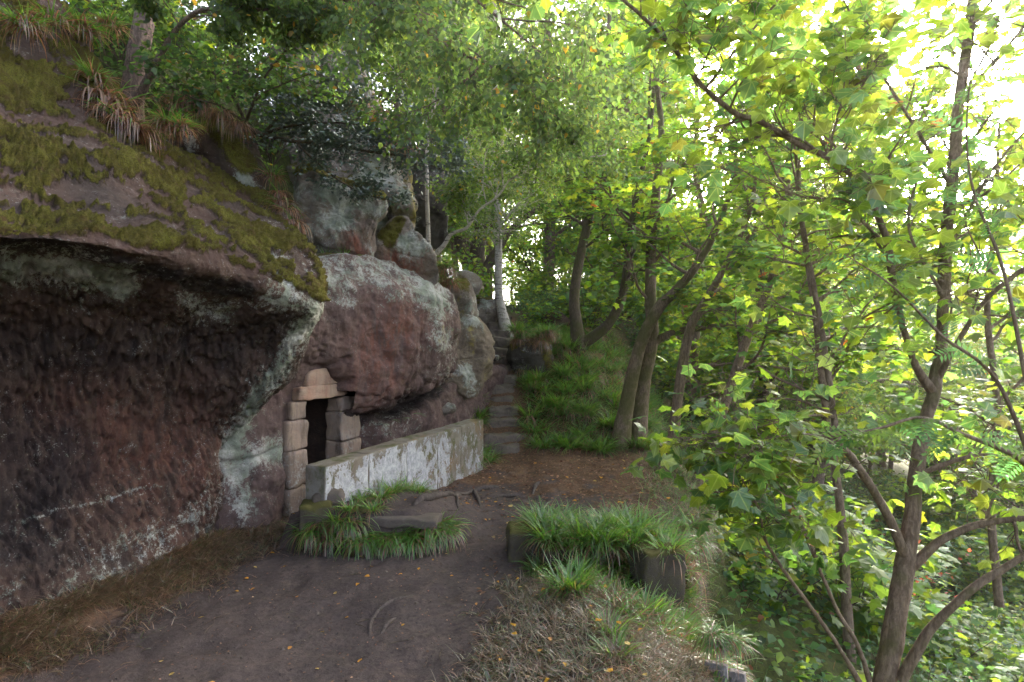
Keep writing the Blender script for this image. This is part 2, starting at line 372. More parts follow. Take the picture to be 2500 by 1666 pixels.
def ground_z(x, y, rough=True):
    x = np.asarray(x, float); y = np.asarray(y, float)
    sh = np.broadcast(x, y).shape
    x = np.broadcast_to(x, sh).astype(float); y = np.broadcast_to(y, sh).astype(float)
    s = (x - P0[0]) * TV[0] + (y - P0[1]) * TV[1]; u = (x - P0[0]) * NV[0] + (y - P0[1]) * NV[1]
    z = np.zeros(sh)
    # bank along the left rock
    z += 0.16 * (1 - ss(-3.55, -2.75, x + 0.16 * (5 - y))) * (1 - ss(5.6, 6.8, y))
    # hill behind the cliff
    st = ss(-1.5, 1.0, s)
    hill = 2.6 * ss(0.7, 1.6, -u) + (2.4 + 1.6 * st) * ss(1.3, 3.2 - 0.3 * st, -u) + 0.45 * np.clip(-u - 3, 0, 14) + 0.08 * np.clip(-u - 17, 0, 80)
    fade = 1 - ss(6.0, 10.5, s)
    z += hill * fade
    # plateau and mound behind the terrace
    back = np.interp(y, [11.0, 11.5, 14.2, 17, 22, 40, 400], [0, 0.14, 2.05, 2.75, 3.6, 4.5, 8])
    e = x - edge_x(y)
    right = 1 - ss(-2.2, 0.6, e) * 0.92
    zs = np.interp(y, [11.1, 16.0, 22, 40], [-0.05, 2.75, 3.6, 4.5])
    d_st = np.abs(x - stair_x(y))
    ws = 1 - ss(0.36, 0.75, d_st)
    back = back * right
    back = back * (1 - ws) + np.minimum(zs, back + 0.3) * ws
    z += back * np.where(u < 0, 1 - ss(0.3, 1.2, -u) * fade, 1.0)
    # drop to the wood on the right
    nearb = 1 - ss(5.8, 7.2, y)
    drop = 0.75 * ss(0.0, 0.7, e) * (1 - nearb) + 1.25 * ss(0.0, 0.24, e) * nearb + 0.62 * np.clip(e - 0.1, 0, 5) + 0.22 * np.clip(e - 5.1, 0, 18) - 0.05 * np.clip(e - 40, 0, 300)
    z -= drop
    # near bank falls to the right of the path
    z -= 0.36 * ss(0.5, 1.6, x) * (1 - ss(5.35, 5.6, y)) * (y > 0)
    z += 0.17 * ss(-0.5, 0.25, x - 0.28 * (y - 4.0)) * (1 - ss(1.2, 1.7, x)) * (1 - ss(4.6, 5.5, y)) * (y > 0)
    # raised bed before the wall
    wt = (W1 - W0) / np.linalg.norm(W1 - W0); wn_ = np.array([wt[1], -wt[0]])
    a = (x - W0[0]) * wt[0] + (y - W0[1]) * wt[1]; b = (x - W0[0]) * wn_[0] + (y - W0[1]) * wn_[1]
    fr = y - np.interp(x, [-2.4, -1.6, -0.9, -0.6], [6.02, 5.98, 6.08, 6.3])
    bed = ss(0.0, 0.13, fr) * (1 - ss(0.75, 1.55, b + 0.25 * np.maximum(a - 0.6, 0))) * (1 - ss(0.8, 2.6, a)) * ss(-0.42, -0.30, b)
    z += 0.36 * bed * (b > -0.5)
    if rough:
        Pn = np.stack([x.ravel(), y.ravel(), np.zeros(x.size)], 1)
        near = (1 - ss(25, 60, np.hypot(x, y)))
        z += (0.05 * fbm(Pn, 0.9, 3) + 0.020 * fbm(Pn, 4.5, 3) - 0.018 * ss(0.15, 0.35, perlin(Pn * 3.3 + 7))).reshape(sh) * near + (0.5 * fbm(Pn, 0.12, 3, off=4)).reshape(sh) * ss(1.5, 8, e)
    return z

def axis(lo, hi, step, outlo, outhi, grow=1.13):
    a = list(np.arange(lo, hi, step)); q = step
    while a[-1] < outhi: q *= grow; a.append(a[-1] + q)
    q = step; b = []; c = lo
    while c > outlo: q *= grow; c -= q; b.append(c)
    return np.array(b[::-1] + a)
gx = axis(-4.4, 4.2, 0.042, -110, 150); gy = axis(2.6, 14.5, 0.048, -40, 220)
X, Y = np.meshgrid(gx, gy, indexing='ij')
Z = ground_z(X, Y)
GV = np.stack([X.ravel(), Y.ravel(), Z.ravel()], 1)
px_, py_ = proj(GV)
e_ = GV[:, 0] - edge_x(GV[:, 1])
nz_ = fbm(np.stack([GV[:, 0], GV[:, 1], 0 * GV[:, 0]], 1), 1.7, 3)
litter = ss(8.0, 9.6, GV[:, 1] + 0.9 * nz_) * 0.8 + ss(0.2, 1.0, GV[:, 0] - 0.1 * GV[:, 1] + 0.5 + 0.6 * nz_ - 0.0) * 0.6
litter = np.maximum(litter, 0.9 * (1 - ss(-3.5, -2.35, GV[:, 0] + 0.17 * (5 - GV[:, 1]) + 0.3 * nz_)))
green = np.maximum(ss(-0.6, 0.6, e_ + 0.5 * nz_), ss(11.3, 12.2, GV[:, 1]) * 0.6)
green = np.maximum(green, 0.55 * ss(0.5, 0.9, GV[:, 0]) * (1 - ss(5, 6, GV[:, 1])))
stair_m = (1 - ss(0.4, 0.6, np.abs(GV[:, 0] - stair_x(GV[:, 1])))) * ss(10.8, 11.2, GV[:, 1])
u_ = (GV[:, 0] - P0[0]) * NV[0] + (GV[:, 1] - P0[1]) * NV[1]
green = np.maximum(green, 0.8 * ss(1.2, 2.2, -u_)); green = green * (1 - stair_m)
ground = obj('ground', mesh_from('ground', GV, grid_faces(len(gx), len(gy)), M['soil'], attrs={'litter': litter, 'green': green}))
tag(ground, 'dark bare soil path and terrace falling away to the wood', kind='structure')

# ------------------------------------------------------------------ rocks
def rock_attrs(V, N, moss=None, lich=None, dark=None, red=None, yel=None):
    z = np.zeros(len(V))
    return {'moss': z if moss is None else moss, 'lich': z if lich is None else lich, 'dark': z if dark is None else dark,
            'red': z if red is None else red, 'yel': z if yel is None else yel}

# --- the big overhanging rock at the left (loft of profiles from its foot over the brow to its back)
w = lambda x, y, z: np.array([x, y, z], float)
ST = [
 [w(-4.5,-0.5,-.3), w(-4.4,-0.5,.6), w(-4.4,-0.5,1.4), w(-4.2,-0.5,2.1), w(-3.7,-0.5,2.7), w(-3.35,-0.5,3.0), w(-3.9,-0.4,3.7), w(-4.6,-0.3,4.4), w(-5.6,-0.1,5.3), w(-6.6,0,6.2), w(-8,0,6.6)],
 [w(-4.1,2.0,-.3), w(-4.05,2.0,.6), w(-4.1,2.0,1.4), w(-3.95,2.0,2.1), w(-3.4,2.1,2.7), w(-3.1,2.1,2.95), w(-3.6,2.3,3.55), w(-4.3,2.6,4.3), w(-5.3,3.0,5.2), w(-6.4,3.3,6.1), w(-8,3.4,6.6)],
 [unp(0,1580,4.2), unp(0,1330,4.35), unp(0,1030,4.5), unp(0,800,4.2), unp(0,650,3.6), unp(0,555,3.25), unp(0,430,3.9), unp(0,280,4.7), unp(0,90,5.5), unp(0,-110,6.4), w(-8,6.2,7.0)],
 [unp(190,1500,4.6), unp(170,1290,4.72), unp(160,1010,4.9), unp(170,800,4.6), unp(175,670,4.0), unp(180,575,3.65), unp(150,450,4.3), unp(130,310,5.0), unp(110,150,5.8), unp(100,-40,6.7), w(-8,7.0,7.0)],
 [unp(330,1450,5.05), unp(310,1260,5.15), unp(300,1010,5.3), unp(335,800,5.0), unp(350,690,4.45), unp(365,612,4.1), unp(330,505,4.6), unp(290,390,5.2), unp(250,270,6.0), unp(230,140,6.9), w(-7,8,6.6)],
 [unp(430,1395,5.6), unp(430,1230,5.6), unp(410,1010,5.7), unp(450,820,5.4), unp(475,705,4.95), unp(500,640,4.6), unp(470,545,5.1), unp(420,450,5.7), unp(370,360,6.5), unp(340,290,7.3), w(-6.5,9,6.3)],
 [unp(505,1340,6.15), unp(528,1220,6.0), unp(500,1050,6.0), unp(575,880,5.8), unp(625,760,5.4), unp(650,690,5.15), unp(620,590,5.6), unp(570,510,6.2), unp(520,440,6.9), unp(480,390,7.6), w(-5.9,9.5,6.0)],
 [unp(545,1300,6.6), unp(552,1195,6.4), unp(546,1085,6.45), unp(655,945,6.15), unp(735,815,5.9), unp(778,742,5.72), unp(752,655,6.0), unp(690,575,6.5), unp(620,500,7.2), unp(570,450,7.8), w(-5.4,9.8,5.6)],
 [unp(540,1285,7.2), unp(548,1200,7.1), unp(545,1100,7.1), unp(640,965,6.9), unp(730,830,6.6), unp(782,745,6.3), unp(774,668,6.5), unp(728,590,7.0), unp(680,520,7.6), unp(620,480,8.2), w(-5.0,10,5.2)],
 [unp(520,1270,8.4), unp(530,1200,8.4), unp(535,1100,8.4), unp(620,980,8.3), unp(700,860,8.0), unp(755,765,7.6), unp(752,680,7.7), unp(715,600,8.0), unp(680,540,8.4), unp(640,500,8.8), w(-4.6,10.2,4.9)],
]
def _mid(a, b, f): return [(1 - f) * p + f * q for p, q in zip(a, b)]
ST = ST[:2] + [_mid(ST[1], ST[2], 0.45), _mid(ST[1], ST[2], 0.78)] + ST[2:]
nu, nv = 460, 360
cols = np.array([catmull(st, nv) for st in ST])               # stations x nv x 3
LV = np.stack([catmull(cols[:, j], nu) for j in range(nv)], 1).reshape(-1, 3)
LF = grid_faces(nu, nv)[:, ::-1]
N = vnormals(LV, LF)
if np.mean(N[:, 0]) < 0: LF = LF[:, ::-1]; N = -N
U, Vp = np.meshgrid(np.linspace(-2, len(ST) - 3, nu), np.linspace(0, 10, nv), indexing='ij'); U, Vp = U.ravel(), Vp.ravel()
top = ss(5.2, 5.9, Vp)                                             # above the brow
LV = LV + N * (0.16 * fbm(LV, 0.75, 3, off=3) + 0.035 * fbm(LV, 3.2, 3))[:, None]
under = (1 - top) * ss(-0.2, 0.5, Vp)
# pick marks on the undercut face: slanting grooves and pits
sl = LV @ np.array([[0.25, 0.8, 0.55]]).T
gro = np.stack([LV[:, 0] * 3 + LV[:, 1] * 7 + LV[:, 2] * 3.2, LV[:, 2] * 2.2 - LV[:, 1] * 1.0, LV[:, 0] * 3], 1)
pit = 0.30 * ss(0.10, 0.26, perlin(gro * 1.7)) + 0.30 * ss(0.12, 0.24, perlin(gro * 3.1 + 5)) + 0.16 * ss(0.10, 0.2, perlin(gro * 6.3 + 9)) + 0.25 * np.clip(perlin(gro * 0.8 + 3), -0.5, 0.5)
carved = under * (0.35 + 0.65 * ss(0.2, 1.2, Vp)) * (1 - ss(3.3, 4.6, Vp)) * (1 - ss(6.9, 7.8, U))
LV = LV - N * (0.095 * pit * carved)[:, None]
LV = LV + N * (0.012 * fbm(LV, 30, 3, 0.6) * under)[:, None]
LV = LV - N * (0.03 * np.clip(ridged(LV * np.array([1, 1, 2.2]), 2.0, 3) - 0.55, 0, 1) * under)[:, None]
LV = LV - N * (0.02 * np.exp(-(perlin(LV * np.array([0.5, 0.5, 2.2]) + 4.2) / 0.02) ** 2))[:, None]
mossn = fbm(LV, 2.0, 4, 0.6, off=11) + 0.45 * fbm(LV, 8, 3, off=2)
moss = np.clip(0.66 + 1.9 * mossn, 0, 1) * ss(4.95, 5.2, Vp) * (1 - 0.35 * ss(7.0, 8.2, U) * (1 - ss(6.0, 7.0, Vp)))
moss = np.clip(moss, 0, 1)
mthick = ss(0.42, 0.62, moss)
LV = LV + N * (mthick * (0.03 + 0.06 * np.abs(fbm(LV, 13, 3)) + 0.025 * fbm(LV, 34, 2)))[:, None]
LV = LV + N * ((1 - mthick) * 0.007 * fbm(LV, 22, 3))[:, None]
lp, lq = proj(LV)
lich = 0.16 + 0.30 * ss(5.0, 5.6, Vp) * ss(6, 8, U) + 0.75 * zone(LV, [(775, 760), (700, 860), (640, 950), (590, 1040), (545, 1110)], 34) * ss(5.5, 7, U)
lich = lich + 0.80 * zone(LV, [(-40, 650), (150, 655), (300, 690)], 48) + 0.5 * zone(LV, [(470, 740), (540, 760)], 45) + 0.30 * zone(LV, [(-60, 1500), (60, 1480), (200, 1420), (330, 1340), (480, 1280)], 75)
lich = lich + 0.55 * zone(LV, [(670, 650), (690, 690), (720, 720)], 30) + 0.6 * zone(LV, [(640, 730), (690, 745)], 22) + 0.22 * zone(LV, [(545, 1190), (540, 1290)], 40)
lich = lich + 0.5 * zone(LV, [(50, 1275), (150, 1245), (260, 1220), (330, 1195), (400, 1185)], 5)
dark = 0.75 * zone(LV, [(-50, 590), (150, 600), (330, 650), (480, 690), (600, 710)], 26) + 0.5 * zone(LV, [(-50, 820), (200, 850), (420, 850), (600, 850), (700, 800)], 95) + 0.6 * zone(LV, [(-50, 1050), (150, 1100), (60, 1300)], 150)  # algae stain, and partly the shade of the undercut put into the colour
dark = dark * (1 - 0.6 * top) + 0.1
red = 0.5 * zone(LV, [(150, 1000), (300, 1080), (420, 1120)], 170) * under
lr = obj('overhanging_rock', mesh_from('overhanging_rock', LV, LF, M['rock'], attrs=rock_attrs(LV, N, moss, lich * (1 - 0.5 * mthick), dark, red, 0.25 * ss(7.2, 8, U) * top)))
tag(lr, 'huge overhanging sandstone rock with mossy top and dark undercut face', 'rock')

# --- the rock face with the doorway
def px_to_sz(px, py, o):
    """point where the ray through a pixel meets the cliff plane moved out by o"""
    r = np.array([(px - 1250) / FPX, 1.0]); c = P0 + NV * o
    A = np.array([[r[0], -TV[0]], [r[1], -TV[1]]]); d, s = np.linalg.solve(A, c)
    return s, CAMZ - (py - 833) / FPX * d
edge_px = [(560, 1060), (640, 1010), (690, 962), (735, 912), (790, 890), (832, 898), (856, 945), (872, 1036), (960, 1006), (1050, 966), (1092, 944), (1140, 905), (1180, 880)]
eS, eZ = zip(*[px_to_sz(a, b, 0.32) for a, b in edge_px])
ns, nzr = 460, 300
sv = np.linspace(-1.7, 6.9, ns)
ztop = lambda s: np.interp(s, [-2.2, 0.5, 1.5, 3.9, 5.0, 5.8, 6.9], [3.3, 3.35, 3.42, 3.30, 2.9, 2.4, 2.2])
rows = np.linspace(0, 1.28, nzr)
S, R = np.meshgrid(sv, rows, indexing='ij')
ZT = ztop(S); zz = -0.25 + (ZT + 0.25) * np.minimum(R, 1.0)
ez = np.interp(S, eS, eZ); h = zz - ez
A = np.interp(S, [-2, -0.6, 0.3, 0.9, 1.5, 2.5, 3.1, 3.6, 4.1, 5.0, 6.9], [0.10, 0.08, 0.16, 0.34, 0.55, 0.66, 0.60, 0.42, 0.02, -0.45, -0.7])
o = A * np.where(h > 0, 1 - np.exp(-np.maximum(h, 0) / 0.16), 0)
o = o - 0.16 * ss(0.85, 1.15, S) * (1 - ss(1.6, 1.9, S)) * (h < 0)
crev = np.exp(-((h + 0.10) / 0.09) ** 2) * ss(1.7, 2.6, S)
o = o - 0.5 * crev * ss(-0.02, 0.03, -h)
o = o + 0.13 * ss(1.6, 2.0, S) * (1 - ss(-0.24, -0.16, h))
o = o - 0.40 * ss(0, 1, (zz - (ZT - 0.62)) / 0.62) ** 2 * (R <= 1.0) - 0.40 * (R > 1.0)
o = o - 2.6 * np.maximum(R - 1.0, 0) / 0.28 * 0.75
zz = zz + np.where(R > 1, (R - 1) * 0.35, 0)
o = o + 0.14 * np.sin((zz - 1.3) * 1.3) * ss(1.3, 2.5, S) * (h > 0)
o = o - 0.07 * ss(-0.12, 0.0, S) * (1 - ss(1.1, 1.3, S)) * (1 - ss(1.5, 1.8, zz))
o = o - 2.2 * (1 - ss(-2.2, -0.28, S)) ** 1.5 + 0.10 * (1 - ss(0.1, 1.5, zz)) * (1 - ss(-0.5, -0.1, S))
CV = np.stack([P0[0] + TV[0] * S + NV[0] * o, P0[1] + TV[1] * S + NV[1] * o, zz], -1).reshape(-1, 3)
CF = grid_faces(ns, nzr)
N = vnormals(CV, CF)
if np.mean(N[:, 0]) < 0: CF = CF[:, ::-1]; N = -N
Sf, Zf, Hf, Rf = S.ravel(), zz.ravel(), h.ravel(), R.ravel()
keep = 1 - ss(-0.15, 0.02, Sf) * (1 - ss(1.30, 1.55, Sf)) * (1 - ss(1.45, 1.75, Zf))      # stay flat behind the jamb stones
CV = CV + N * ((0.10 * fbm(CV, 1.1, 3, off=21) + 0.045 * fbm(CV, 4, 3, off=5)) * (0.12 + 0.88 * keep))[:, None]
rough_low = np.exp(-((Hf - 0.22) / 0.25) ** 2) * (Hf > 0)
CV = CV - N * (0.16 * np.clip(ridged(CV * np.array([1, 1, 1.4]), 2.6, 3, off=8) - 0.45, 0, 1) * rough_low)[:, None]
gro = np.stack([CV[:, 0] * 5 + CV[:, 1] * 5, CV[:, 2] * 1.2, CV[:, 0]], 1)
CV = CV - N * (0.045 * np.clip(perlin(gro * 2.1) - 0.1, 0, 1) * ss(0.3, 0.7, Hf) * (1 - ss(1.3, 1.7, Hf)) * ss(1, 2, Sf))[:, None]
CV = CV + N * (0.010 * fbm(CV, 18, 3))[:, None]
bed1 = np.abs(Zf - 0.95 - 0.12 * np.sin(Sf * 2) - 0.05 * fbm(CV, 2, 2))
CV = CV - N * (0.05 * np.exp(-(bed1 / 0.03) ** 2) * (1 - ss(-0.25, -0.1, Sf)))[:, None]
lich = 0.12 + 0.52 * ss(-1.05, -0.2, Zf - ztop(Sf) + 0.35 * fbm(CV, 1.8, 3)) * ss(-0.3, 0.5, Sf) * (Hf > 0)
lich = lich + 0.78 * zone(CV, [(600, 1010), (560, 1100), (620, 1110), (690, 1095)], 36) + 0.62 * zone(CV, [(570, 1170), (600, 1240)], 48) + 0.25 * zone(CV, [(660, 1235)], 40)
lich = lich + 0.35 * zone(CV, [(900, 1060), (1000, 1030)], 40) + 0.4 * zone(CV, [(1040, 720), (1080, 760), (1070, 830)], 32) + 0.3 * zone(CV, [(1100, 850), (1080, 920)], 40)
dark = 0.55 * ss(0.0, 1.0, np.exp(-(Hf / 0.18) ** 2)) * ss(0.6, 1.2, Sf) + 0.55 * zone(CV, [(1030, 830), (1020, 940), (960, 980)], 50) + 0.35 * (Hf < 0) + 0.3 * zone(CV, [(830, 960), (850, 1020)], 30)  # shadow under the overhang lip and in the arch painted in, plus dark patches
red = 0.75 * zone(CV, [(930, 850), (920, 960)], 75) + 0.45 * zone(CV, [(980, 760), (1010, 820)], 60)
yel = 0.5 * zone(CV, [(1085, 800), (1075, 850)], 22) + 0.25 * ss(5.0, 6.0, Sf)
# cut the door opening
fc = CF.mean(1); sm = Sf[CF].mean(1); zm = Zf[CF].mean(1)
CF2 = CF[~((sm > 0.30) & (sm < 1.02) & (zm < 1.50) & (Rf[CF].mean(1) < 1))]
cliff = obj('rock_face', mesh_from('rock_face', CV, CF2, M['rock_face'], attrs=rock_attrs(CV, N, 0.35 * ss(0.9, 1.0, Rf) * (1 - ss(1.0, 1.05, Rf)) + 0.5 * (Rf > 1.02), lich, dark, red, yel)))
tag(cliff, 'reddish sandstone rock face around the small cave doorway', 'rock')

def szo(s, z, o): return np.array([P0[0] + TV[0] * s + NV[0] * o, P0[1] + TV[1] * s + NV[1] * o, z])
# chamber behind the doorway
ch = []
nn = 10
cv, cf = [], []
def quadpatch(a, b, c, d, n=10):
    i, j = np.meshgrid(np.linspace(0, 1, n), np.linspace(0, 1, n), indexing='ij'); i = i.reshape(-1, 1); j = j.reshape(-1, 1)
    v = (1 - i) * (1 - j) * a + i * (1 - j) * b + i * j * c + (1 - i) * j * d
    base = sum(len(q) for q in cv); cv.append(v); cf.append(grid_faces(n, n) + base)
s0, s1, zb, zt, o0, o1 = 0.12, 1.25, -0.1, 1.62, -0.16, -2.8
q = lambda s, z, o: szo(s, z, o)
quadpatch(q(s0, zb, o0), q(s1, zb, o0), q(s1, zb, o1), q(s0, zb, o1))
quadpatch(q(s0, zt, o0), q(s1, zt, o0), q(s1, zt, o1), q(s0, zt, o1))
quadpatch(q(s0, zb, o0), q(s0, zt, o0), q(s0, zt, o1), q(s0, zb, o1))
quadpatch(q(s1, zb, o0), q(s1, zt, o0), q(s1, zt, o1), q(s1, zb, o1))
quadpatch(q(s0, zb, o1), q(s1, zb, o1), q(s1, zt, o1), q(s0, zt, o1))
CHV = np.concatenate(cv); CHV = CHV + 0.03 * np.stack([fbm(CHV, 2, 2, off=k) for k in (1, 5, 9)], 1)
obj('chamber', mesh_from('chamber', CHV, np.concatenate(cf), M['rock'], attrs=rock_attrs(CHV, None)), parent=cliff)

# --- stone block maker: rounded, slightly irregular box in a local frame
def block_mesh(name, size, mat, bev=0.02, noise=0.012, seed=0, seg=9, taper=0.0, freq=5):
    sx, sy, sz = size; n = seg
    t = np.linspace(-1, 1, n); t = np.sign(t) * np.abs(t) ** 0.75
    V, F = [], []
    for ax in range(3):
        for sg in (-1, 1):
            a, b = np.meshgrid(t, t, indexing='ij')
            p = np.zeros((n * n, 3)); p[:, ax] = sg; p[:, (ax + 1) % 3] = a.ravel(); p[:, (ax + 2) % 3] = b.ravel()
            f = grid_faces(n, n); f = f if sg > 0 else f[:, ::-1]
            F.append(f + sum(len(v) for v in V)); V.append(p)
    V = np.concatenate(V); F = np.concatenate(F)
    # weld
    key = np.round(V, 5); _, idx, inv = np.unique(key, axis=0, return_index=True, return_inverse=True); inv = inv.ravel()
    V = V[idx]; F = inv[F]
    hs = np.array([sx, sy, sz]) / 2; Q = V * hs
    inner = np.maximum(hs - bev, 1e-4); C = np.clip(Q, -inner, inner); D = Q - C
    L = np.linalg.norm(D, axis=1, keepdims=True); Q = C + np.where(L > 1e-9, D / np.maximum(L, 1e-9) * np.minimum(L, bev), 0)
    Q[:, :2] *= (1 - taper * (Q[:, 2:3] / sz))
    off = seed * 7.31
    Q = Q + noise * np.stack([fbm(Q, freq, 3, off=off + k) for k in (0, 40, 80)], 1) * 1.6
    return mesh_from(name, Q, F, mat)

def place(o, origin, ex):
    """rotate about z so that local x follows ex"""
    o.location = Vector([float(v) for v in origin]); o.rotation_euler = (0, 0, math.atan2(ex[1], ex[0])); return o

# --- doorway
door = empty('stone_doorway', (*szo(0.66, 0, 0)[:2], 0), 'low doorway framed by squared pinkish stone blocks in the rock face', 'doorway')
def door_stone(s0, s1, z0, z1, o0, o1, mat='door_stone', seed=0, bev=0.020, noise=0.016, name='stone'):
    me = block_mesh(name, (s1 - s0 - 0.006, o1 - o0, z1 - z0 - 0.007), M[mat], bev, noise, seed)
    c = szo((s0 + s1) / 2, (z0 + z1) / 2, (o0 + o1) / 2) - np.array([*door.location])
    b = obj(name, me, door); place(b, c, TV); return b
for k, (z0, z1) in enumerate([(-0.06, 0.34), (0.34, 0.81), (0.81, 1.19), (1.19, 1.42)]):
    door_stone(-0.02 + 0.015 * (k % 2) + (0.05 if k == 3 else 0), 0.345 - 0.012 * (k % 2), z0, z1, -0.30, 0.045 - 0.008 * k, seed=k)
for k, (z0, z1, s1, oo) in enumerate([(-0.06, 0.36, 1.42, 0.05), (0.36, 0.78, 1.41, 0.06), (0.78, 1.19, 1.40, 0.05), (1.19, 1.40, 1.33, 0.03)]):
    door_stone(0.985 + 0.02 * (k == 3), s1, z0, z1, -0.24, oo, seed=10 + k)
door_stone(0.15, 1.09, 1.425, 1.615, -0.32, 0.05, 'lintel_stone', 31)
# curved top stone
tv = []
ang = np.linspace(0, math.pi, 19)
prof = [(0.72 + 0.42 * math.cos(a), 1.62 + 0.21 * math.sin(a) ** 0.30) for a in ang]
for oo, k in ((0.03, 1.0), (0.05, 0.96), (0.055, 0.5), (0.055, 0.0)):
    tv.append([szo(0.73 + (s - 0.73) * k, 1.62 + (z - 1.62) * k + 0.004, oo) for s, z in prof])
bk = [szo(s, z + 0.004, -0.3) for s, z in prof]
TVv = np.array([bk, [szo(s, z + 0.004, 0.0) for s, z in prof]] + tv).reshape(-1, 3) - np.array([*door.location])
TVv = TVv + 0.012 * np.stack([fbm(TVv, 6, 3, off=k) for k in (3, 6, 9)], 1)
obj('stone', mesh_from('stone', TVv, grid_faces(6, 19), M['lintel_stone']), door)

# --- parapet wall, whitewashed blocks
wlen = float(np.linalg.norm(W1 - W0)); wt = (W1 - W0) / wlen; wnv = np.array([-wt[1], wt[0]])
wall = empty('parapet_wall', (*(W0 + wt * wlen / 2), 0), 'low stone wall with peeling whitewash before the cave door', 'wall')
cuts = [0, 0.78, 1.62, 2.45, 3.2, wlen]
TH = 0.27
for k in range(5):
    a, b = cuts[k], cuts[k + 1]
    for z0, z1, nm in ((-0.1, 0.825, 'stone_block'),):
        me = block_mesh(nm, (b - a + 0.001, TH, z1 - z0), M['whitewash'], 0.005, 0.005, 40 + k, 21, 0.0, 6)
        c = W0 + wt * (a + b) / 2 + wnv * TH / 2
        o = obj(nm, me, wall); place(o, np.array([c[0], c[1], (z0 + z1) / 2 + 0.004 * ((k * 7) % 3)]) - np.array([*wall.location]), wt)

# --- slab, blocks on the terrace
def stone_thing(name, px, py, d, size, rotz, mat, label, bev=0.03, noise=0.02, seed=0, tilt=(0, 0), zc=None, cat='stone', seg=13):
    o = obj(name, block_mesh(name, size, M[mat], bev, noise, seed, seg)); p = unp(px, py, d)
    o.location = Vector([float(v) for v in p]); 
    if zc is not None: o.location.z = zc
    o.rotation_euler = (tilt[0], tilt[1], rotz); return tag(o, label, cat)
stone_thing('stone_slab', 985, 1268, 6.20, (0.80, 0.30, 0.10), -0.10, 'slab', 'flat grey-brown stone slab set in the grass before the white wall', 0.02, 0.012, 3, (0.03, 0.02))
stone_thing('stone_block', 772, 1285, 6.18, (0.34, 0.34, 0.52), 0.3, 'dark_stone', 'dark damp stone block under the near end of the white wall', 0.03, 0.02, 4)
stone_thing('stone_block', 800, 1213, 6.35, (0.36, 0.26, 0.16), 0.25, 'slab', 'small reddish brown stone lying in the grass by the near wall end', 0.05, 0.025, 14)
stone_thing('gate_stone', 1280, 1310, 5.95, (0.36, 0.34, 0.36), 0.12, 'dark_stone', 'mossy square stone at the path end of the overgrown low wall', 0.035, 0.02, 5, zc=0.10)
stone_thing('end_stone', 1602, 1392, 5.40, (0.42, 0.36, 0.86), 0.25, 'dark_stone', 'tall mossy stone ending the overgrown low wall above the drop', 0.03, 0.02, 6, zc=-0.17)
stone_thing('low_wall_core', 1440, 1345, 5.80, (1.05, 0.36, 0.42), 0.12, 'dark_stone', 'stone core of the overgrown low wall between the two mossy end stones', 0.05, 0.03, 7, zc=-0.02)

# --- stairs
stairs = empty('stone_staircase', (float(stair_x(11.2)), 11.2, 0), 'worn narrow stone steps climbing beside the cliff', 'stairs')
NSTEP = 14
srng = np.random.default_rng(5)
for k in range(NSTEP):
    f = k / (NSTEP - 1); y = 11.25 + 4.7 * f + srng.uniform(-0.06, 0.06); zt_ = 0.11 + 2.78 * f + srng.uniform(-0.03, 0.03)
    wd = 0.80 - 0.18 * f + srng.uniform(-0.13, 0.08)
    me = block_mesh('step', (wd, 0.46, 0.26), M['step_stone'], 0.028, 0.03, 60 + k, 15, 0.0, 5)
    o = obj('step', me, stairs)
    o.location = Vector((float(stair_x(y)) - stairs.location.x + srng.uniform(-0.09, 0.09), y - 11.2 + 0.12, zt_ - 0.13))
    o.rotation_euler = (srng.uniform(-0.06, 0.04), srng.uniform(-0.07, 0.07), srng.uniform(-0.2, 0.22))

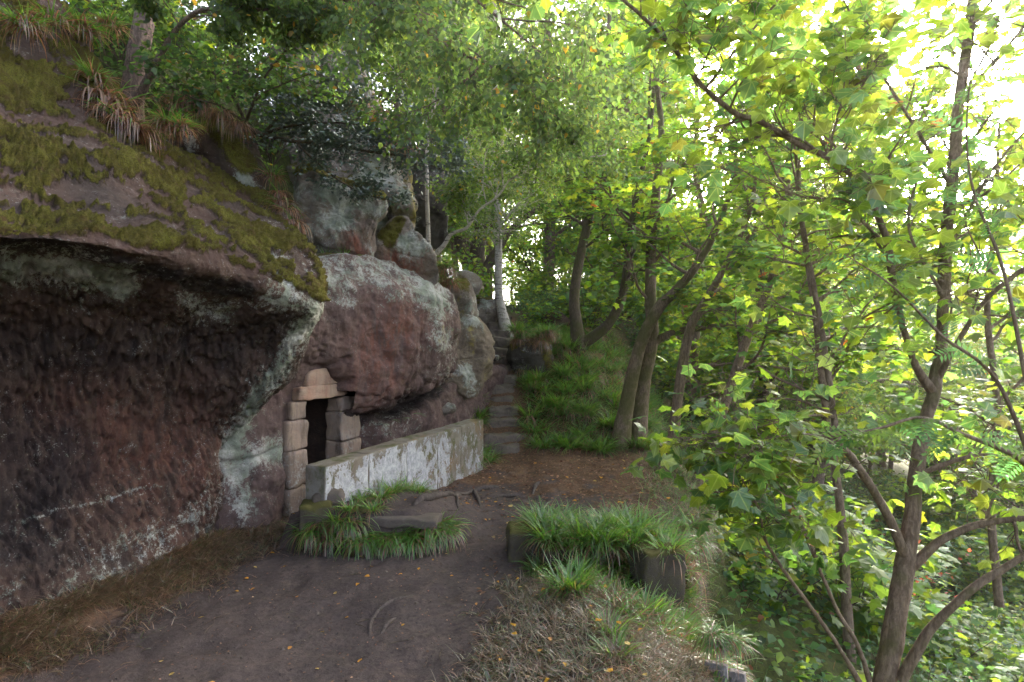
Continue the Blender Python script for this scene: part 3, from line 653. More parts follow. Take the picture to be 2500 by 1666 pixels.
# --- boulders
def boulder(name, outline, d, thick, label, grad=(0, 0), back=None, mat='rock_grey', cuts=(), noise=(0.08, 0.02), seed=0, marks=None, na=150, nr=46, q=2.2, moss_up=0.0, lichen=0.5, parent=None, centre=None, crack=0.035, facets=6):
    """closed rock: outline seen from the path, real depth and thickness towards and away from it"""
    pts = np.array(outline, float); c = pts.mean(0) if centre is None else np.array(centre, float)
    D = lambda p: d + grad[0] * (p[:, 0] - c[0]) / 100 + grad[1] * (p[:, 1] - c[1]) / 100
    ring = catmull(np.vstack([pts[-2:], pts, pts[:2]]), 40 * (len(pts) + 4))
    ang = np.unwrap(np.arctan2(ring[:, 1] - c[1], ring[:, 0] - c[0]))
    a0 = ang[80]; step = 1 if ang[-1] > ang[0] else -1
    ta = a0 + step * np.linspace(0, 2 * math.pi, na, endpoint=False)
    rr = np.hypot(ring[:, 0] - c[0], ring[:, 1] - c[1])
    R_ = np.interp(ta * step, ang * step, rr)
    out = np.stack([c[0] + R_ * np.cos(ta), c[1] + R_ * np.sin(ta)], 1)
    C3 = unp(c[0], c[1], d)
    dd = D(out); O3 = np.stack([(out[:, 0] - 1250) / FPX * dd, dd, CAMZ - (out[:, 1] - 833) / FPX * dd], 1)
    view = C3 - np.array([0, 0, CAMZ]); view /= np.linalg.norm(view)
    r = np.sin(np.linspace(0, math.pi / 2, nr))
    back = thick * 1.2 if back is None else back
    front = [C3 + rk * (O3 - C3) - view * thick * (1 - rk ** q) ** (1 / q) for rk in r]
    rear = [C3 + rk * (O3 - C3) + view * back * (1 - rk ** q) ** (1 / q) for rk in r[-2::-3]]
    Vv = np.array(front + rear); n1 = len(Vv); Vv = Vv.reshape(-1, 3)
    i = np.arange(n1 - 1)[:, None]; j = np.arange(na)[None, :]; j2 = (j + 1) % na
    F = np.stack([i * na + j, i * na + j2, (i + 1) * na + j2, (i + 1) * na + j], -1).reshape(-1, 4)
    for (cx, cyy, cd, nrm) in cuts:
        p = unp(cx, cyy, cd); nr_ = np.array(nrm, float); nr_ /= np.linalg.norm(nr_)
        sg = (Vv - p) @ nr_; k = 22.0
        Vv = Vv - nr_ * (np.log1p(np.exp(np.clip(sg * k, -30, 30))) / k)[:, None]
    fr = np.random.default_rng(seed + 500); cen = Vv.mean(0)
    for _ in range(facets):
        nr_ = fr.normal(0, 0.75, 3) - view * 1.1; nr_ /= np.linalg.norm(nr_)
        e = (Vv - cen) @ nr_; off = e.max() * fr.uniform(0.62, 0.86); k = 45.0
        Vv = Vv - nr_ * (np.log1p(np.exp(np.clip((e - off) * k, -30, 30))) / k)[:, None] * 0.92
    N = vnormals(Vv, F)
    if np.sum(N * (Vv - Vv.mean(0))) < 0: F = F[:, ::-1]; N = -N
    Vv = Vv + N * (noise[0] * fbm(Vv, 1.4, 3, off=seed * 3.7) + noise[1] * fbm(Vv, 6, 3, off=seed) + noise[1] * 0.25 * fbm(Vv, 24, 2))[:, None]
    Vv = Vv - N * (0.4 * crack * np.exp(-(perlin(Vv * 0.8 + seed * 1.9) / 0.03) ** 2) + 0.5 * crack * np.exp(-(perlin(Vv * np.array([0.7, 0.7, 2.6]) + seed * 4.1) / 0.04) ** 2))[:, None]
    N = vnormals(Vv, F)
    up = ss(0.35, 0.8, N[:, 2] + 0.5 * fbm(Vv, 2.5, 3, off=seed))
    at = {'moss': up * moss_up, 'lich': lichen + 0.95 * fbm(Vv, 1.7, 4, off=seed + 9), 'dark': 0.15 + 0.25 * fbm(Vv, 1.5, 2, off=seed), 'red': np.zeros(len(Vv)), 'yel': np.zeros(len(Vv))}
    for nm, p_, rad, amt in (marks or ()):
        at[nm] = np.clip(at[nm] + amt * zone(Vv, p_, rad), -1, 1.2)
    o = obj(name, mesh_from(name, Vv, F, M[mat], attrs=at), parent)
    tag(o, label, 'rock'); return o

boulder('boulder', [(440, 300), (520, 262), (590, 300), (640, 390), (648, 450), (630, 480), (560, 460), (470, 400), (435, 350)], 8.1, 0.5,
        'mossy boulder sitting on top of the overhanging rock behind the dry grass', (0, -0.10), mat='rock', moss_up=0.7, seed=1, lichen=0.15,
        marks=[('moss', [(520, 300), (560, 350), (600, 400)], 40, 0.8), ('lich', [(590, 440), (610, 470)], 26, 0.9), ('dark', [(450, 360), (500, 420)], 40, 0.5)])
boulder('boulder', [(718, 420), (760, 398), (800, 425), (880, 450), (935, 478), (947, 500), (925, 540), (905, 600), (890, 650), (800, 650), (740, 640), (715, 560), (708, 480)], 9.0, 0.5,
        'angular grey boulder with pale green lichen above the cave door', (-0.05, -0.22), seed=2, lichen=0.58, q=3.6, noise=(0.12, 0.05), moss_up=0.25,
        cuts=[(760, 520, 8.55, (-0.2, -1, 0.25)), (900, 500, 8.65, (0.55, -0.85, 0.1))],
        marks=[('red', [(865, 590), (870, 640)], 40, 1.0), ('moss', [(722, 420), (760, 402), (850, 442), (935, 480)], 12, 1.0), ('lich', [(865, 600), (870, 650)], 32, -0.6), ('lich', [(800, 470), (830, 520)], 40, 0.4)])
boulder('boulder', [(905, 585), (930, 545), (975, 520), (1005, 530), (1040, 575), (1062, 620), (1075, 690), (1040, 700), (960, 676), (900, 655), (893, 620)], 9.45, 0.45,
        'pointed boulder with moss cap and rust-red face on the ledge', (0.0, -0.18), seed=3, lichen=0.36, noise=(0.10, 0.035), q=2.4,
        cuts=[(985, 640, 9.12, (0.25, -0.9, -0.30)), (945, 560, 9.15, (-0.1, -0.75, 0.65))],
        marks=[('moss', [(935, 575), (975, 540), (950, 590)], 20, 0.9), ('red', [(960, 640), (1000, 650)], 42, 1.2), ('lich', [(960, 640), (1000, 660)], 40, -0.5), ('lich', [(1000, 590), (1020, 610)], 20, 0.6)])
boulder('boulder', [(680, 320), (720, 240), (800, 205), (880, 240), (960, 330), (1000, 400), (1020, 480), (1022, 540), (1000, 600), (900, 600), (760, 560), (690, 480), (668, 400)], 10.75, 0.8,
        'largest rounded grey boulder rising behind the two on the ledge', (0.0, -0.25), seed=4, lichen=0.18, noise=(0.20, 0.06), moss_up=0.6,
        marks=[('yel', [(1000, 400), (1012, 470), (1010, 540)], 16, 0.7), ('moss', [(760, 225), (880, 260), (930, 310)], 24, 0.6), ('lich', [(930, 400), (965, 480)], 50, 0.75), ('dark', [(960, 545), (900, 500)], 34, 0.6)])  # dark mark near the base is contact shade put into the colour
boulder('boulder', [(640, 160), (700, 60), (790, 30), (860, 110), (905, 200), (930, 290), (860, 320), (740, 260), (660, 240)], 13.0, 1.1,
        'high shaded rock near the top of the cliff behind the foliage', (0.0, -0.2), seed=5, lichen=0.3, moss_up=0.5)
boulder('boulder', [(985, 380), (1040, 350), (1085, 420), (1095, 560), (1085, 610), (1000, 600), (985, 480)], 12.4, 0.6,
        'rock behind the thin leaning birch, coloured dark for the cave shadow', (0.0, -0.1), seed=6, lichen=0.1, mat='rock_dark')  # dark stone colour stands in for the cave shadow here
boulder('boulder', [(1090, 680), (1120, 672), (1150, 700), (1168, 745), (1160, 800), (1100, 800), (1075, 760), (1070, 710)], 13.2, 0.5,
        'yellow-green lichened rock beside the upper steps', (0.1, -0.2), seed=7, lichen=0.3, moss_up=0.4, marks=[('yel', [(1120, 730), (1125, 770)], 16, 0.6), ('moss', [(1085, 690), (1130, 690)], 20, 0.5)])
boulder('boulder', [(1050, 800), (1100, 768), (1160, 774), (1190, 820), (1207, 890), (1203, 955), (1150, 970), (1100, 950), (1070, 960), (1050, 900), (1040, 840)], 11.5, 0.42,
        'large pale buff rock slab against the steps, streaked yellow', (0.35, -0.15), mat='rock_buff', seed=8, lichen=0.15, q=3.6, noise=(0.14, 0.04), cuts=[(1130, 850, 11.13, (0.30, -0.85, 0.30)), (1195, 900, 11.3, (0.9, -0.4, 0.1))],
        marks=[('yel', [(1150, 800), (1155, 860)], 14, 0.6), ('yel', [(1190, 880), (1180, 940)], 18, 0.5), ('lich', [(1130, 800), (1160, 850)], 34, -0.3), ('moss', [(1190, 900), (1170, 950)], 20, 0.3)])
boulder('boulder', [(1108, 668), (1135, 660), (1165, 668), (1178, 690), (1172, 712), (1158, 722), (1130, 700), (1110, 690)], 15.0, 0.32,
        'smooth rounded boulder perched at the top of the cliff', seed=9, lichen=0.25, noise=(0.03, 0.008), na=90, nr=30, moss_up=0.2)
boulder('boulder', [(1158, 732), (1185, 727), (1210, 735), (1214, 780), (1190, 795), (1156, 785)], 15.6, 0.3,
        'squarish mossy stone at the foot of the silver birch', seed=10, lichen=0.15, q=4, na=90, nr=30, moss_up=0.7)
boulder('boulder', [(1250, 850), (1262, 822), (1300, 808), (1340, 840), (1352, 900), (1335, 940), (1275, 935), (1252, 905)], 13.7, 0.36,
        'dark rounded boulder at the side of the steps, grass growing over it', seed=11, lichen=0.12, mat='rock_dark', na=100, nr=34, moss_up=0.8, noise=(0.16, 0.04), marks=[('moss', [(1320, 830), (1345, 900)], 22, 0.6)])
boulder('boulder', [(1300, 790), (1330, 768), (1370, 765), (1390, 790), (1385, 820), (1320, 825)], 16.5, 0.4,
        'dark mossy boulder in the undergrowth behind the curved sycamore', seed=12, lichen=0.0, mat='rock', na=80, nr=28, moss_up=0.6)
boulder('boulder', [(1040, 990), (1075, 975), (1110, 985), (1118, 1010), (1080, 1020), (1045, 1015)], 10.8, 0.2,
        'small grey stone wedged under the cliff foot beside the dry grass', seed=13, lichen=0.3, na=70, nr=24)
boulder('boulder', [(520, 1165), (560, 1140), (575, 1200), (570, 1262), (545, 1275), (520, 1240)], 7.9, 0.25,
        'grey stone filling the cleft between the overhang and the cave face', seed=14, lichen=0.3, mat='rock_grey', na=70, nr=24)

# ------------------------------------------------------------------ plants: leaves, blades, tubes
def mirror_leaf(half):
    half = np.array(half, float); up = half; dn = half[1:-1][::-1] * np.array([1, -1])
    return np.vstack([up, dn])
def leaf_template(outline, centre, curl=0.25, fold=0.0):
    o = np.vstack([[centre], outline]); n = len(outline)
    z = -curl * (o[:, 0] ** 2) * 0.5 - curl * o[:, 1] ** 2 + fold * np.abs(o[:, 1])
    V = np.stack([o[:, 0], o[:, 1], z], 1)
    F = np.array([[0, 1 + k, 1 + (k + 1) % n] for k in range(n)])
    return V, F
SYC = leaf_template(mirror_leaf([(0, 0), (-0.07, 0.20), (0.0, 0.46), (0.20, 0.34), (0.30, 0.44), (0.55, 0.58), (0.56, 0.32), (0.70, 0.27), (0.80, 0.14), (1, 0)]), (0.25, 0), 0.35)
SYC2 = leaf_template(mirror_leaf([(0, 0), (0.02, 0.42), (0.24, 0.27), (0.52, 0.50), (0.60, 0.22), (1, 0)]), (0.28, 0), 0.35)
BIR = leaf_template(mirror_leaf([(0, 0), (0.28, 0.36), (0.6, 0.26), (1, 0)]), (0.35, 0), 0.2, 0.15)
RHO = (np.array([[0, 0, 0], [0.4, 0.34, 0.06], [1, 0, -0.12], [0.4, -0.34, 0.06]], float), np.array([[0, 1, 2], [0, 2, 3]]))
HOL = leaf_template(mirror_leaf([(0, 0), (0.15, 0.24), (0.3, 0.16), (0.5, 0.30), (0.65, 0.16), (1, 0)]), (0.4, 0), -0.3, 0.2)

def unit(a): return a / np.maximum(np.linalg.norm(a, axis=-1, keepdims=True), 1e-9)

def leaves_geo(pos, dirs, nrm, size, tpl, cols):
    V0, F0 = tpl; n = len(pos); k = len(V0)
    X = unit(dirs); Zn = unit(nrm - X * np.sum(nrm * X, 1, keepdims=True)); Yv = np.cross(Zn, X)
    sz = np.asarray(size).reshape(-1, 1, 1)
    V = pos[:, None, :] + sz * (V0[None, :, 0:1] * X[:, None] + V0[None, :, 1:2] * Yv[:, None] + V0[None, :, 2:3] * Zn[:, None])
    F = (F0[None] + (np.arange(n) * k)[:, None, None]).reshape(-1, F0.shape[1])
    C = np.repeat(cols, k, 0)
    return V.reshape(-1, 3), F, C

def palette(n, cols, weights, jit=0.18, r=None):
    r = r or rng; cols = np.array(cols, float); i = r.choice(len(cols), n, p=np.array(weights) / sum(weights))
    c = cols[i] * (1 + r.normal(0, jit, (n, 1))) * (1 + r.normal(0, 0.06, (n, 3)))
    return np.clip(c, 0.003, 0.8)

def tube(pts, rad, sides=6, cap=True):
    pts = np.asarray(pts, float); rad = np.asarray(rad, float); n = len(pts)
    T = np.gradient(pts, axis=0); T = unit(T)
    ref = np.array([0.13, 0.31, 0.94]) if abs(T[0, 2]) < 0.9 else np.array([1.0, 0.1, 0])
    A = unit(np.cross(T, ref)); B = np.cross(T, A)
    a = np.linspace(0, 2 * math.pi, sides, endpoint=False)
    V = pts[:, None] + rad[:, None, None] * (np.cos(a)[None, :, None] * A[:, None] + np.sin(a)[None, :, None] * B[:, None])
    i = np.arange(n - 1)[:, None]; j = np.arange(sides)[None]; j2 = (j + 1) % sides
    F = np.stack([i * sides + j, i * sides + j2, (i + 1) * sides + j2, (i + 1) * sides + j], -1).reshape(-1, 4)
    return V.reshape(-1, 3), F

def tubes_mesh(name, tubes, mat, moss=0.2, sides=None, wob=0.0, seed=0):
    """tubes: list of (pts, radii[, sides])"""
    Vs, Fs, c, ms = [], [], 0, []
    for t in tubes:
        sd = t[2] if len(t) > 2 else (sides or 6)
        V, F = tube(t[0], t[1], sd); Vs.append(V); Fs.append(F + c); c += len(V)
        ms.append(np.full(len(V), moss if len(t) < 4 else t[3]))
    V = np.concatenate(Vs)
    if wob:
        V = V + wob * np.stack([fbm(V, 5, 3, off=seed + k) for k in (1, 30, 60)], 1)
    return mesh_from(name, V, np.concatenate(Fs), mat, attrs={'moss': np.concatenate(ms)})

def ppath(pts, n=None, flare=0.0):
    """[(px,py,depth,width_px)] -> smooth 3-D centre line with radii"""
    a = np.array([[*unp(p[0], p[1], p[2]), p[3] / 2 / FPX * p[2]] for p in pts])
    a = catmull(a, n or 7 * len(pts)); r = np.maximum(a[:, 3], 0.002)
    if flare: r = r * (1 + flare * np.exp(-np.linspace(0, 1, len(r)) * 12))
    return a[:, :3], r

def grow(p, d, L, r, lev, par, rg, out, tips):
    """a wandering branch with children; tips collects (position, direction) for leaves"""
    n = max(4, int(L / par['seg'])); st = L / n; pts = [np.array(p, float)]; dirs = []
    d = unit(np.array(d, float)); p = pts[0].copy()
    for i in range(n):
        d = unit(d + rg.normal(0, par['wob'], 3) + np.array([0, 0, par['trop'][min(lev, len(par['trop']) - 1)]]))
        p = p + d * st; pts.append(p.copy()); dirs.append(d.copy())
    rad = r * (1 - 0.78 * np.linspace(0, 1, n + 1))
    out.append((np.array(pts), np.maximum(rad, 0.0022), 5 if lev > 0 else 7))
    if lev < par['lev']:
        k = par['kids'][lev]; ts = np.linspace(par.get('t0', 0.3), 1.0, k) + rg.uniform(-0.06, 0.06, k)
        for q, t in enumerate(ts):
            i = int(np.clip(t * n, 1, n)); dd = dirs[min(i, n - 1)]
            side = unit(np.cross(dd, rg.normal(0, 1, 3))); side[2] = side[2] * par.get('flat', 0.5)
            cd = unit(dd * par['fwd'] + unit(side) * 1.0)
            grow(pts[i], cd, L * par['ratio'] * rg.uniform(0.65, 1.15) * (1.15 - 0.4 * t), rad[i] * 0.62, lev + 1, par, rg, out, tips)
    if lev >= par['leaflev']:
        for i in range(1, n + 1):
            tips.append((pts[i], dirs[i - 1], i == n))

def spray(tips, rg, per=2, jit=0.06, size=(0.10, 0.16), flatness=0.35, droop=0.0, petiole=0.06):
    P = np.array([t[0] for t in tips]); D = np.array([t[1] for t in tips]); n = len(P)
    P = np.repeat(P, per, 0); D = np.repeat(D, per, 0); m = len(P)
    sd = rg.normal(0, 1, (m, 3)); sd[:, 2] *= 0.4
    X = unit(D * 0.5 + unit(sd)); X[:, 2] -= droop
    X = unit(X)
    Nn = unit(np.array([0, 0, 1.0]) + rg.normal(0, flatness, (m, 3)))
    P = P + X * petiole * rg.uniform(0.4, 1.4, (m, 1)) + rg.normal(0, jit, (m, 3)) * np.array([1, 1, 0.6])
    return P, X, Nn, rg.uniform(size[0], size[1], m)

G_SYC = [(0.075, 0.140, 0.020), (0.115, 0.170, 0.022), (0.050, 0.110, 0.030), (0.14, 0.15, 0.02), (0.24, 0.10, 0.03)]
G_BIR = [(0.080, 0.125, 0.030), (0.100, 0.150, 0.030), (0.055, 0.095, 0.028), (0.24, 0.18, 0.03)]
G_DARK = [(0.030, 0.065, 0.018), (0.045, 0.085, 0.022), (0.06, 0.10, 0.02), (0.14, 0.11, 0.02)]
G_HOLLY = [(0.014, 0.036, 0.016), (0.022, 0.050, 0.020), (0.03, 0.065, 0.02)]

def crown_mesh(name, P, X, Nn, S, tpl, pal, wts, mat='leaf', r=None, jit=0.2):
    V, F, C = leaves_geo(P, X, Nn, S, tpl, palette(len(P), pal, wts, jit, r))
    return mesh_from(name, V, F, M[mat], smooth=False, col=C)

def tree(name, label, trunks, par, bark, leaf, seed, cat='tree', starts=None, moss=0.3, wob=0.006, group=None, extra=0):
    """trunks: list of pixel/depth paths; boughs grow from their upper parts"""
    rg = np.random.default_rng(seed)
    paths = [ppath(t, flare=0.0) for k, t in enumerate(trunks)]
    for k in range(len(paths)):                                   # carry a trunk's foot down into the ground
        p, r = paths[k]; zg = float(ground_z(np.array(p[0, 0]), np.array(p[0, 1])))
        if -0.3 < p[0, 2] - zg < 1.6 and (k == 0 or p[0, 2] - zg < 0.9) and r[0] > 0.05 and name != 'hazel_bush':
            dn = unit(p[0] - p[3]); dn = unit(dn + np.array([0, 0, -1.0])); L_ = (p[0, 2] - zg + 0.25) / max(-dn[2], 0.3)
            ex = [p[0] + dn * L_ * f for f in (1.0, 0.66, 0.33)]; paths[k] = (np.vstack([ex, p]), np.concatenate([[r[0] * 1.35, r[0] * 1.18, r[0] * 1.06], r]))
    base = paths[0][0][0]; root = empty(name, base, label, cat, group)
    tb = [(p - base, r * 0.76, 10) for p, r in paths]
    trk = obj('trunk', tubes_mesh('trunk', tb, M[bark], moss, wob=wob, seed=seed), root)
    out, tips = [], []
    for (ti, f0, f1, nb, L, rr) in (starts or []):
        p, r = paths[ti]; n = len(p)
        for f in np.linspace(f0, f1, nb) + rg.uniform(-0.03, 0.03, nb):
            i = int(np.clip(f * (n - 1), 1, n - 1)); dd = unit(p[i] - p[i - 1])
            sd = rg.normal(0, 1, 3); sd[2] = abs(sd[2]) * 0.3
            grow(p[i], unit(dd * par.get('up0', 0.4) + unit(sd)), L * rg.uniform(0.7, 1.2), min(r[i] * 0.6, rr), 0, par, rg, out, tips)
    if out:
        obj('branches', tubes_mesh('branches', [(a - base, b, c) for a, b, c in out], M[bark], moss * 0.6), trk)
        P, Xd, Nn, S = spray(tips, rg, **leaf['spray'])
        obj('crown', crown_mesh('crown', P - base, Xd, Nn, S, leaf['tpl'], leaf['pal'], leaf['w'], leaf.get('mat', 'leaf'), rg), root)
    return root, out, tips, paths

PAR_SYC = dict(seg=0.16, wob=0.13, trop=[0.02, 0.01, -0.005], lev=2, kids=[6, 5], fwd=0.75, ratio=0.5, leaflev=1, flat=0.35, t0=0.35, up0=0.4)
L_SYC = dict(spray=dict(per=1, jit=0.07, size=(0.11, 0.20), flatness=0.26, droop=0.12), tpl=SYC2, pal=G_SYC, w=[5, 3, 3, 0.2, 0.03])
PAR_BIR = dict(seg=0.16, wob=0.12, trop=[0.0, -0.06, -0.16], lev=2, kids=[8, 7], fwd=0.8, ratio=0.55, leaflev=1, flat=0.7, t0=0.2, up0=0.9)
L_BIR = dict(spray=dict(per=3, jit=0.06, size=(0.045, 0.085), flatness=1.0, droop=0.5, petiole=0.03), tpl=BIR, pal=G_BIR, w=[4, 3, 3, 0.12])

# ------------------------------------------------------------------ trees that stand near the path
# the fork-trunked sycamore at the right, close to the camera
rg = np.random.default_rng(21)
SD = 4.0
syc_base = unp(2150, 1760, 3.95)
syc = empty('sycamore_tree', syc_base, 'near sycamore with forked brown trunk on the slope right of the terrace', 'tree')
main = [
 [(2140, 1800, 3.9, 125), (2160, 1666, 3.92, 112), (2185, 1520, 3.95, 100), (2205, 1400, 4.0, 98), (2222, 1290, 4.02, 80), (2240, 1150, 4.05, 70), (2262, 1020, 4.1, 62), (2283, 940, 4.1, 62), (2300, 820, 4.2, 56), (2308, 640, 4.3, 52), (2320, 480, 4.4, 48), (2345, 230, 4.5, 40), (2375, 0, 4.6, 34), (2400, -250, 4.7, 26), (2420, -600, 4.8, 14)],
 [(2214, 1370, 4.0, 60), (2180, 1285, 3.95, 46), (2130, 1195, 3.9, 42), (2080, 1120, 3.85, 40), (2048, 1080, 3.82, 36), (2036, 1010, 3.85, 32), (2020, 900, 3.9, 30), (2000, 770, 4.0, 26), (1975, 640, 4.1, 24), (1955, 520, 4.2, 20), (1948, 430, 4.3, 15), (1935, 330, 4.3, 9)],
 [(2225, 1385, 4.0, 56), (2290, 1325, 3.95, 44), (2360, 1290, 3.9, 38), (2440, 1272, 3.85, 34), (2540, 1262, 3.8, 30), (2700, 1240, 3.8, 22), (2900, 1180, 3.8, 12)],
 [(2280, 960, 4.1, 56), (2235, 890, 4.05, 38), (2205, 800, 4.0, 32), (2180, 690, 3.95, 30), (2168, 600, 3.9, 30), (2135, 510, 3.85, 30), (2085, 430, 3.8, 30), (2020, 385, 3.75, 28), (1930, 340, 3.7, 25), (1850, 295, 3.65, 23), (1790, 275, 3.6, 20), (1720, 215, 3.55, 17), (1660, 140, 3.5, 15), (1590, 60, 3.45, 13), (1520, 0, 3.4, 11), (1420, -60, 3.4, 8)],
 [(1722, 217, 3.55, 13), (1790, 130, 3.55, 11), (1850, 60, 3.6, 9), (1900, 0, 3.6, 8), (1950, -80, 3.6, 6)],
 [(2030, 390, 3.75, 14), (2035, 320, 3.7, 12), (2075, 220, 3.7, 11), (2150, 170, 3.65, 9), (2200, 90, 3.6, 6)],
 [(2168, 600, 3.9, 16), (2110, 545, 3.8, 12), (2060, 490, 3.7, 9), (1960, 480, 3.6, 8), (1880, 450, 3.6, 6), (1780, 400, 3.55, 4)],
 [(2290, 930, 4.1, 30), (2330, 850, 4.0, 26), (2400, 740, 3.9, 22), (2480, 670, 3.8, 20), (2600, 600, 3.7, 14), (2750, 520, 3.7, 8)],
 [(2200, 1660, 3.85, 60), (2270, 1540, 3.75, 46), (2360, 1450, 3.65, 40), (2480, 1370, 3.6, 34), (2640, 1290, 3.5, 24), (2800, 1250, 3.5, 12)],
 [(2125, 1720, 3.9, 40), (2060, 1600, 3.8, 24), (1985, 1490, 3.7, 22), (1915, 1395, 3.6, 18), (1870, 1320, 3.5, 13), (1850, 1240, 3.4, 9), (1800, 1150, 3.4, 6)],
 [(2140, 1720, 3.9, 36), (2095, 1580, 3.75, 22), (2050, 1500, 3.7, 20), (2005, 1400, 3.6, 17), (1975, 1320, 3.5, 12), (1940, 1240, 3.5, 7), (1900, 1180, 3.45, 5)],
 [(2040, 1020, 3.85, 16), (1960, 1015, 3.7, 13), (1860, 1040, 3.6, 10), (1770, 1055, 3.5, 7), (1690, 1060, 3.5, 4)],
 [(2045, 1085, 3.82, 16), (1960, 1060, 3.75, 12), (1880, 1070, 3.6, 9), (1760, 1090, 3.5, 5)],
 [(2240, 1160, 4.05, 30), (2320, 1130, 3.95, 24), (2400, 1110, 3.85, 16), (2500, 1120, 3.8, 10), (2600, 1100, 3.8, 6)],
 [(2325, 460, 4.4, 22), (2240, 320, 4.3, 15), (2140, 160, 4.2, 11), (2070, 20, 4.1, 8), (2000, -120, 4.1, 5)],
 [(2340, 260, 4.5, 22), (2410, 170, 4.4, 16), (2480, 90, 4.3, 12), (2570, -20, 4.3, 7)],
 [(2310, 620, 4.3, 20), (2390, 470, 4.2, 14), (2450, 380, 4.1, 10), (2540, 280, 4.1, 6)],
 [(2300, 720, 4.2, 18), (2220, 560, 4.3, 12), (2240, 430, 4.4, 9), (2250, 330, 4.5, 5)],
]
main = [[(a, b, c, w_ * (0.46 if b > 700 else 0.54 if b > 300 else 0.62)) for a, b, c, w_ in m] for m in main]
paths = [ppath(m) for m in main]
obj('trunk', tubes_mesh('trunk', [(paths[0][0] - syc_base, paths[0][1], 16, 0.42)], M['bark'], 0.35, wob=0.01, seed=2), syc)
for k in range(1, len(paths)):
    obj('bough', tubes_mesh('bough', [(paths[k][0] - syc_base, paths[k][1], 10, 0.30)], M['bark'], 0.3, wob=0.006, seed=k), syc)
out, tips = [], []
PAR_N = dict(seg=0.07, wob=0.17, trop=[0.02, 0.02, 0.0], lev=2, kids=[4, 3], fwd=0.8, ratio=0.5, leaflev=1, flat=0.5, t0=0.35)
spec = {0: (0.55, 1.0, 15, 0.95), 1: (0.45, 1.0, 16, 0.7), 2: (0.45, 1.0, 10, 0.7), 3: (0.22, 1.0, 30, 0.62), 14: (0.15, 1, 14, 0.6), 15: (0.1, 1, 12, 0.6), 16: (0.1, 1, 12, 0.6), 17: (0.1, 1, 12, 0.6), 4: (0.2, 1.0, 12, 0.5), 5: (0.25, 1.0, 12, 0.5), 6: (0.2, 1, 12, 0.5), 7: (0.3, 1, 12, 0.7), 8: (0.75, 1, 5, 0.6), 9: (0.55, 1, 11, 0.5), 10: (0.55, 1, 10, 0.5), 11: (0.2, 1, 11, 0.5), 12: (0.2, 1, 11, 0.5), 13: (0.3, 1, 9, 0.6)}
for k, (a, b, n, L) in spec.items():
    p, r = paths[k]; m = len(p)
    for f in np.linspace(a, b, n):
        i = int(np.clip(f * (m - 1), 1, m - 1)); dd = unit(p[i] - p[i - 1]); sd = rg.normal(0, 1, 3); sd[2] = sd[2] * 0.35 + 0.15
        sd[1] = sd[1] * 0.8 + 0.25
        grow(p[i], unit(dd * 0.5 + unit(sd)), L * rg.uniform(0.6, 1.2), min(r[i] * 0.55, 0.014), 0, PAR_N, rg, out, tips)
TW = obj('twigs', tubes_mesh('twigs', [(a - syc_base, b, 5) for a, b, c in out], M['bark'], 0.1), syc)
def _keep(t):
    q = 833 - (t[0][2] - CAMZ) / max(t[0][1], 0.3) * FPX
    h_ = 1250 + t[0][0] / max(t[0][1], 0.3) * FPX
    a, b = (0.80, 0.24) if q < 650 else (0.65, 0.16)
    if h_ < 2050 and 260 < q < 1000: a, b = 0.28, 0.06
    return (t[2] and rg.random() < a) or rg.random() < b
tips2 = [t for t in tips if _keep(t)]
P, Xd, Nn, S = spray(tips2, rg, per=1, jit=0.05, size=(0.055, 0.125), flatness=0.45, droop=0.25, petiole=0.07)
qx, qy = proj(P); ok = (P[:, 1] > 2.2) & ~((np.hypot((qx - 2340) / 190, (qy - 190) / 120) < 1) & (rg.random(len(P)) < 0.8)); P, Xd, Nn, S = P[ok], Xd[ok], Nn[ok], S[ok]
px, py = proj(P); vis = (px > 0) & (px < 2500) & (py > 0) & (py < 1666)
order = np.argsort(-(S / P[:, 1]) * vis)
big, rest = order[:300], order[300:]
colsN = palette(len(P), G_SYC, [4, 4, 2, 0.3, 0.04], 0.2, rg)
V, F, C = leaves_geo(P[rest] - syc_base, Xd[rest], Nn[rest], S[rest], SYC, colsN[rest])
tag(obj('crown', mesh_from('crown', V, F, M['leaf_near'], smooth=False, col=C, luv=np.tile(SYC[0], (len(rest), 1))), syc), kind='stuff')
lm = []
for k in range(8):
    c0 = palette(1, G_SYC, [4, 4, 2, 0.2, 0.0], 0.18, rg)
    V, F, C = leaves_geo(np.zeros((1, 3)), np.array([[1.0, 0, 0]]), np.array([[0, 0, 1.0]]), [1.0], SYC, c0)
    V[:, 2] += 0.05 * np.sin(V[:, 0] * 5 + k) + 0.05 * np.sin(V[:, 1] * 6 + k * 2)
    lm.append(mesh_from('leaf', V, F, M['leaf_near'], smooth=False, col=C, luv=SYC[0]))
from mathutils import Matrix
for n_, i in enumerate(big):
    o = bpy.data.objects.new('leaf', lm[n_ % 8]); scene.collection.objects.link(o); o.parent = syc
    X_ = unit(Xd[i]); Z_ = unit(Nn[i] - X_ * (Nn[i] @ X_)); Y_ = np.cross(Z_, X_); s_ = float(S[i])
    mm = Matrix([[X_[r] * s_, Y_[r] * s_, Z_[r] * s_, (P[i] - syc_base)[r]] for r in range(3)] + [[0, 0, 0, 1]])
    o.matrix_local = mm

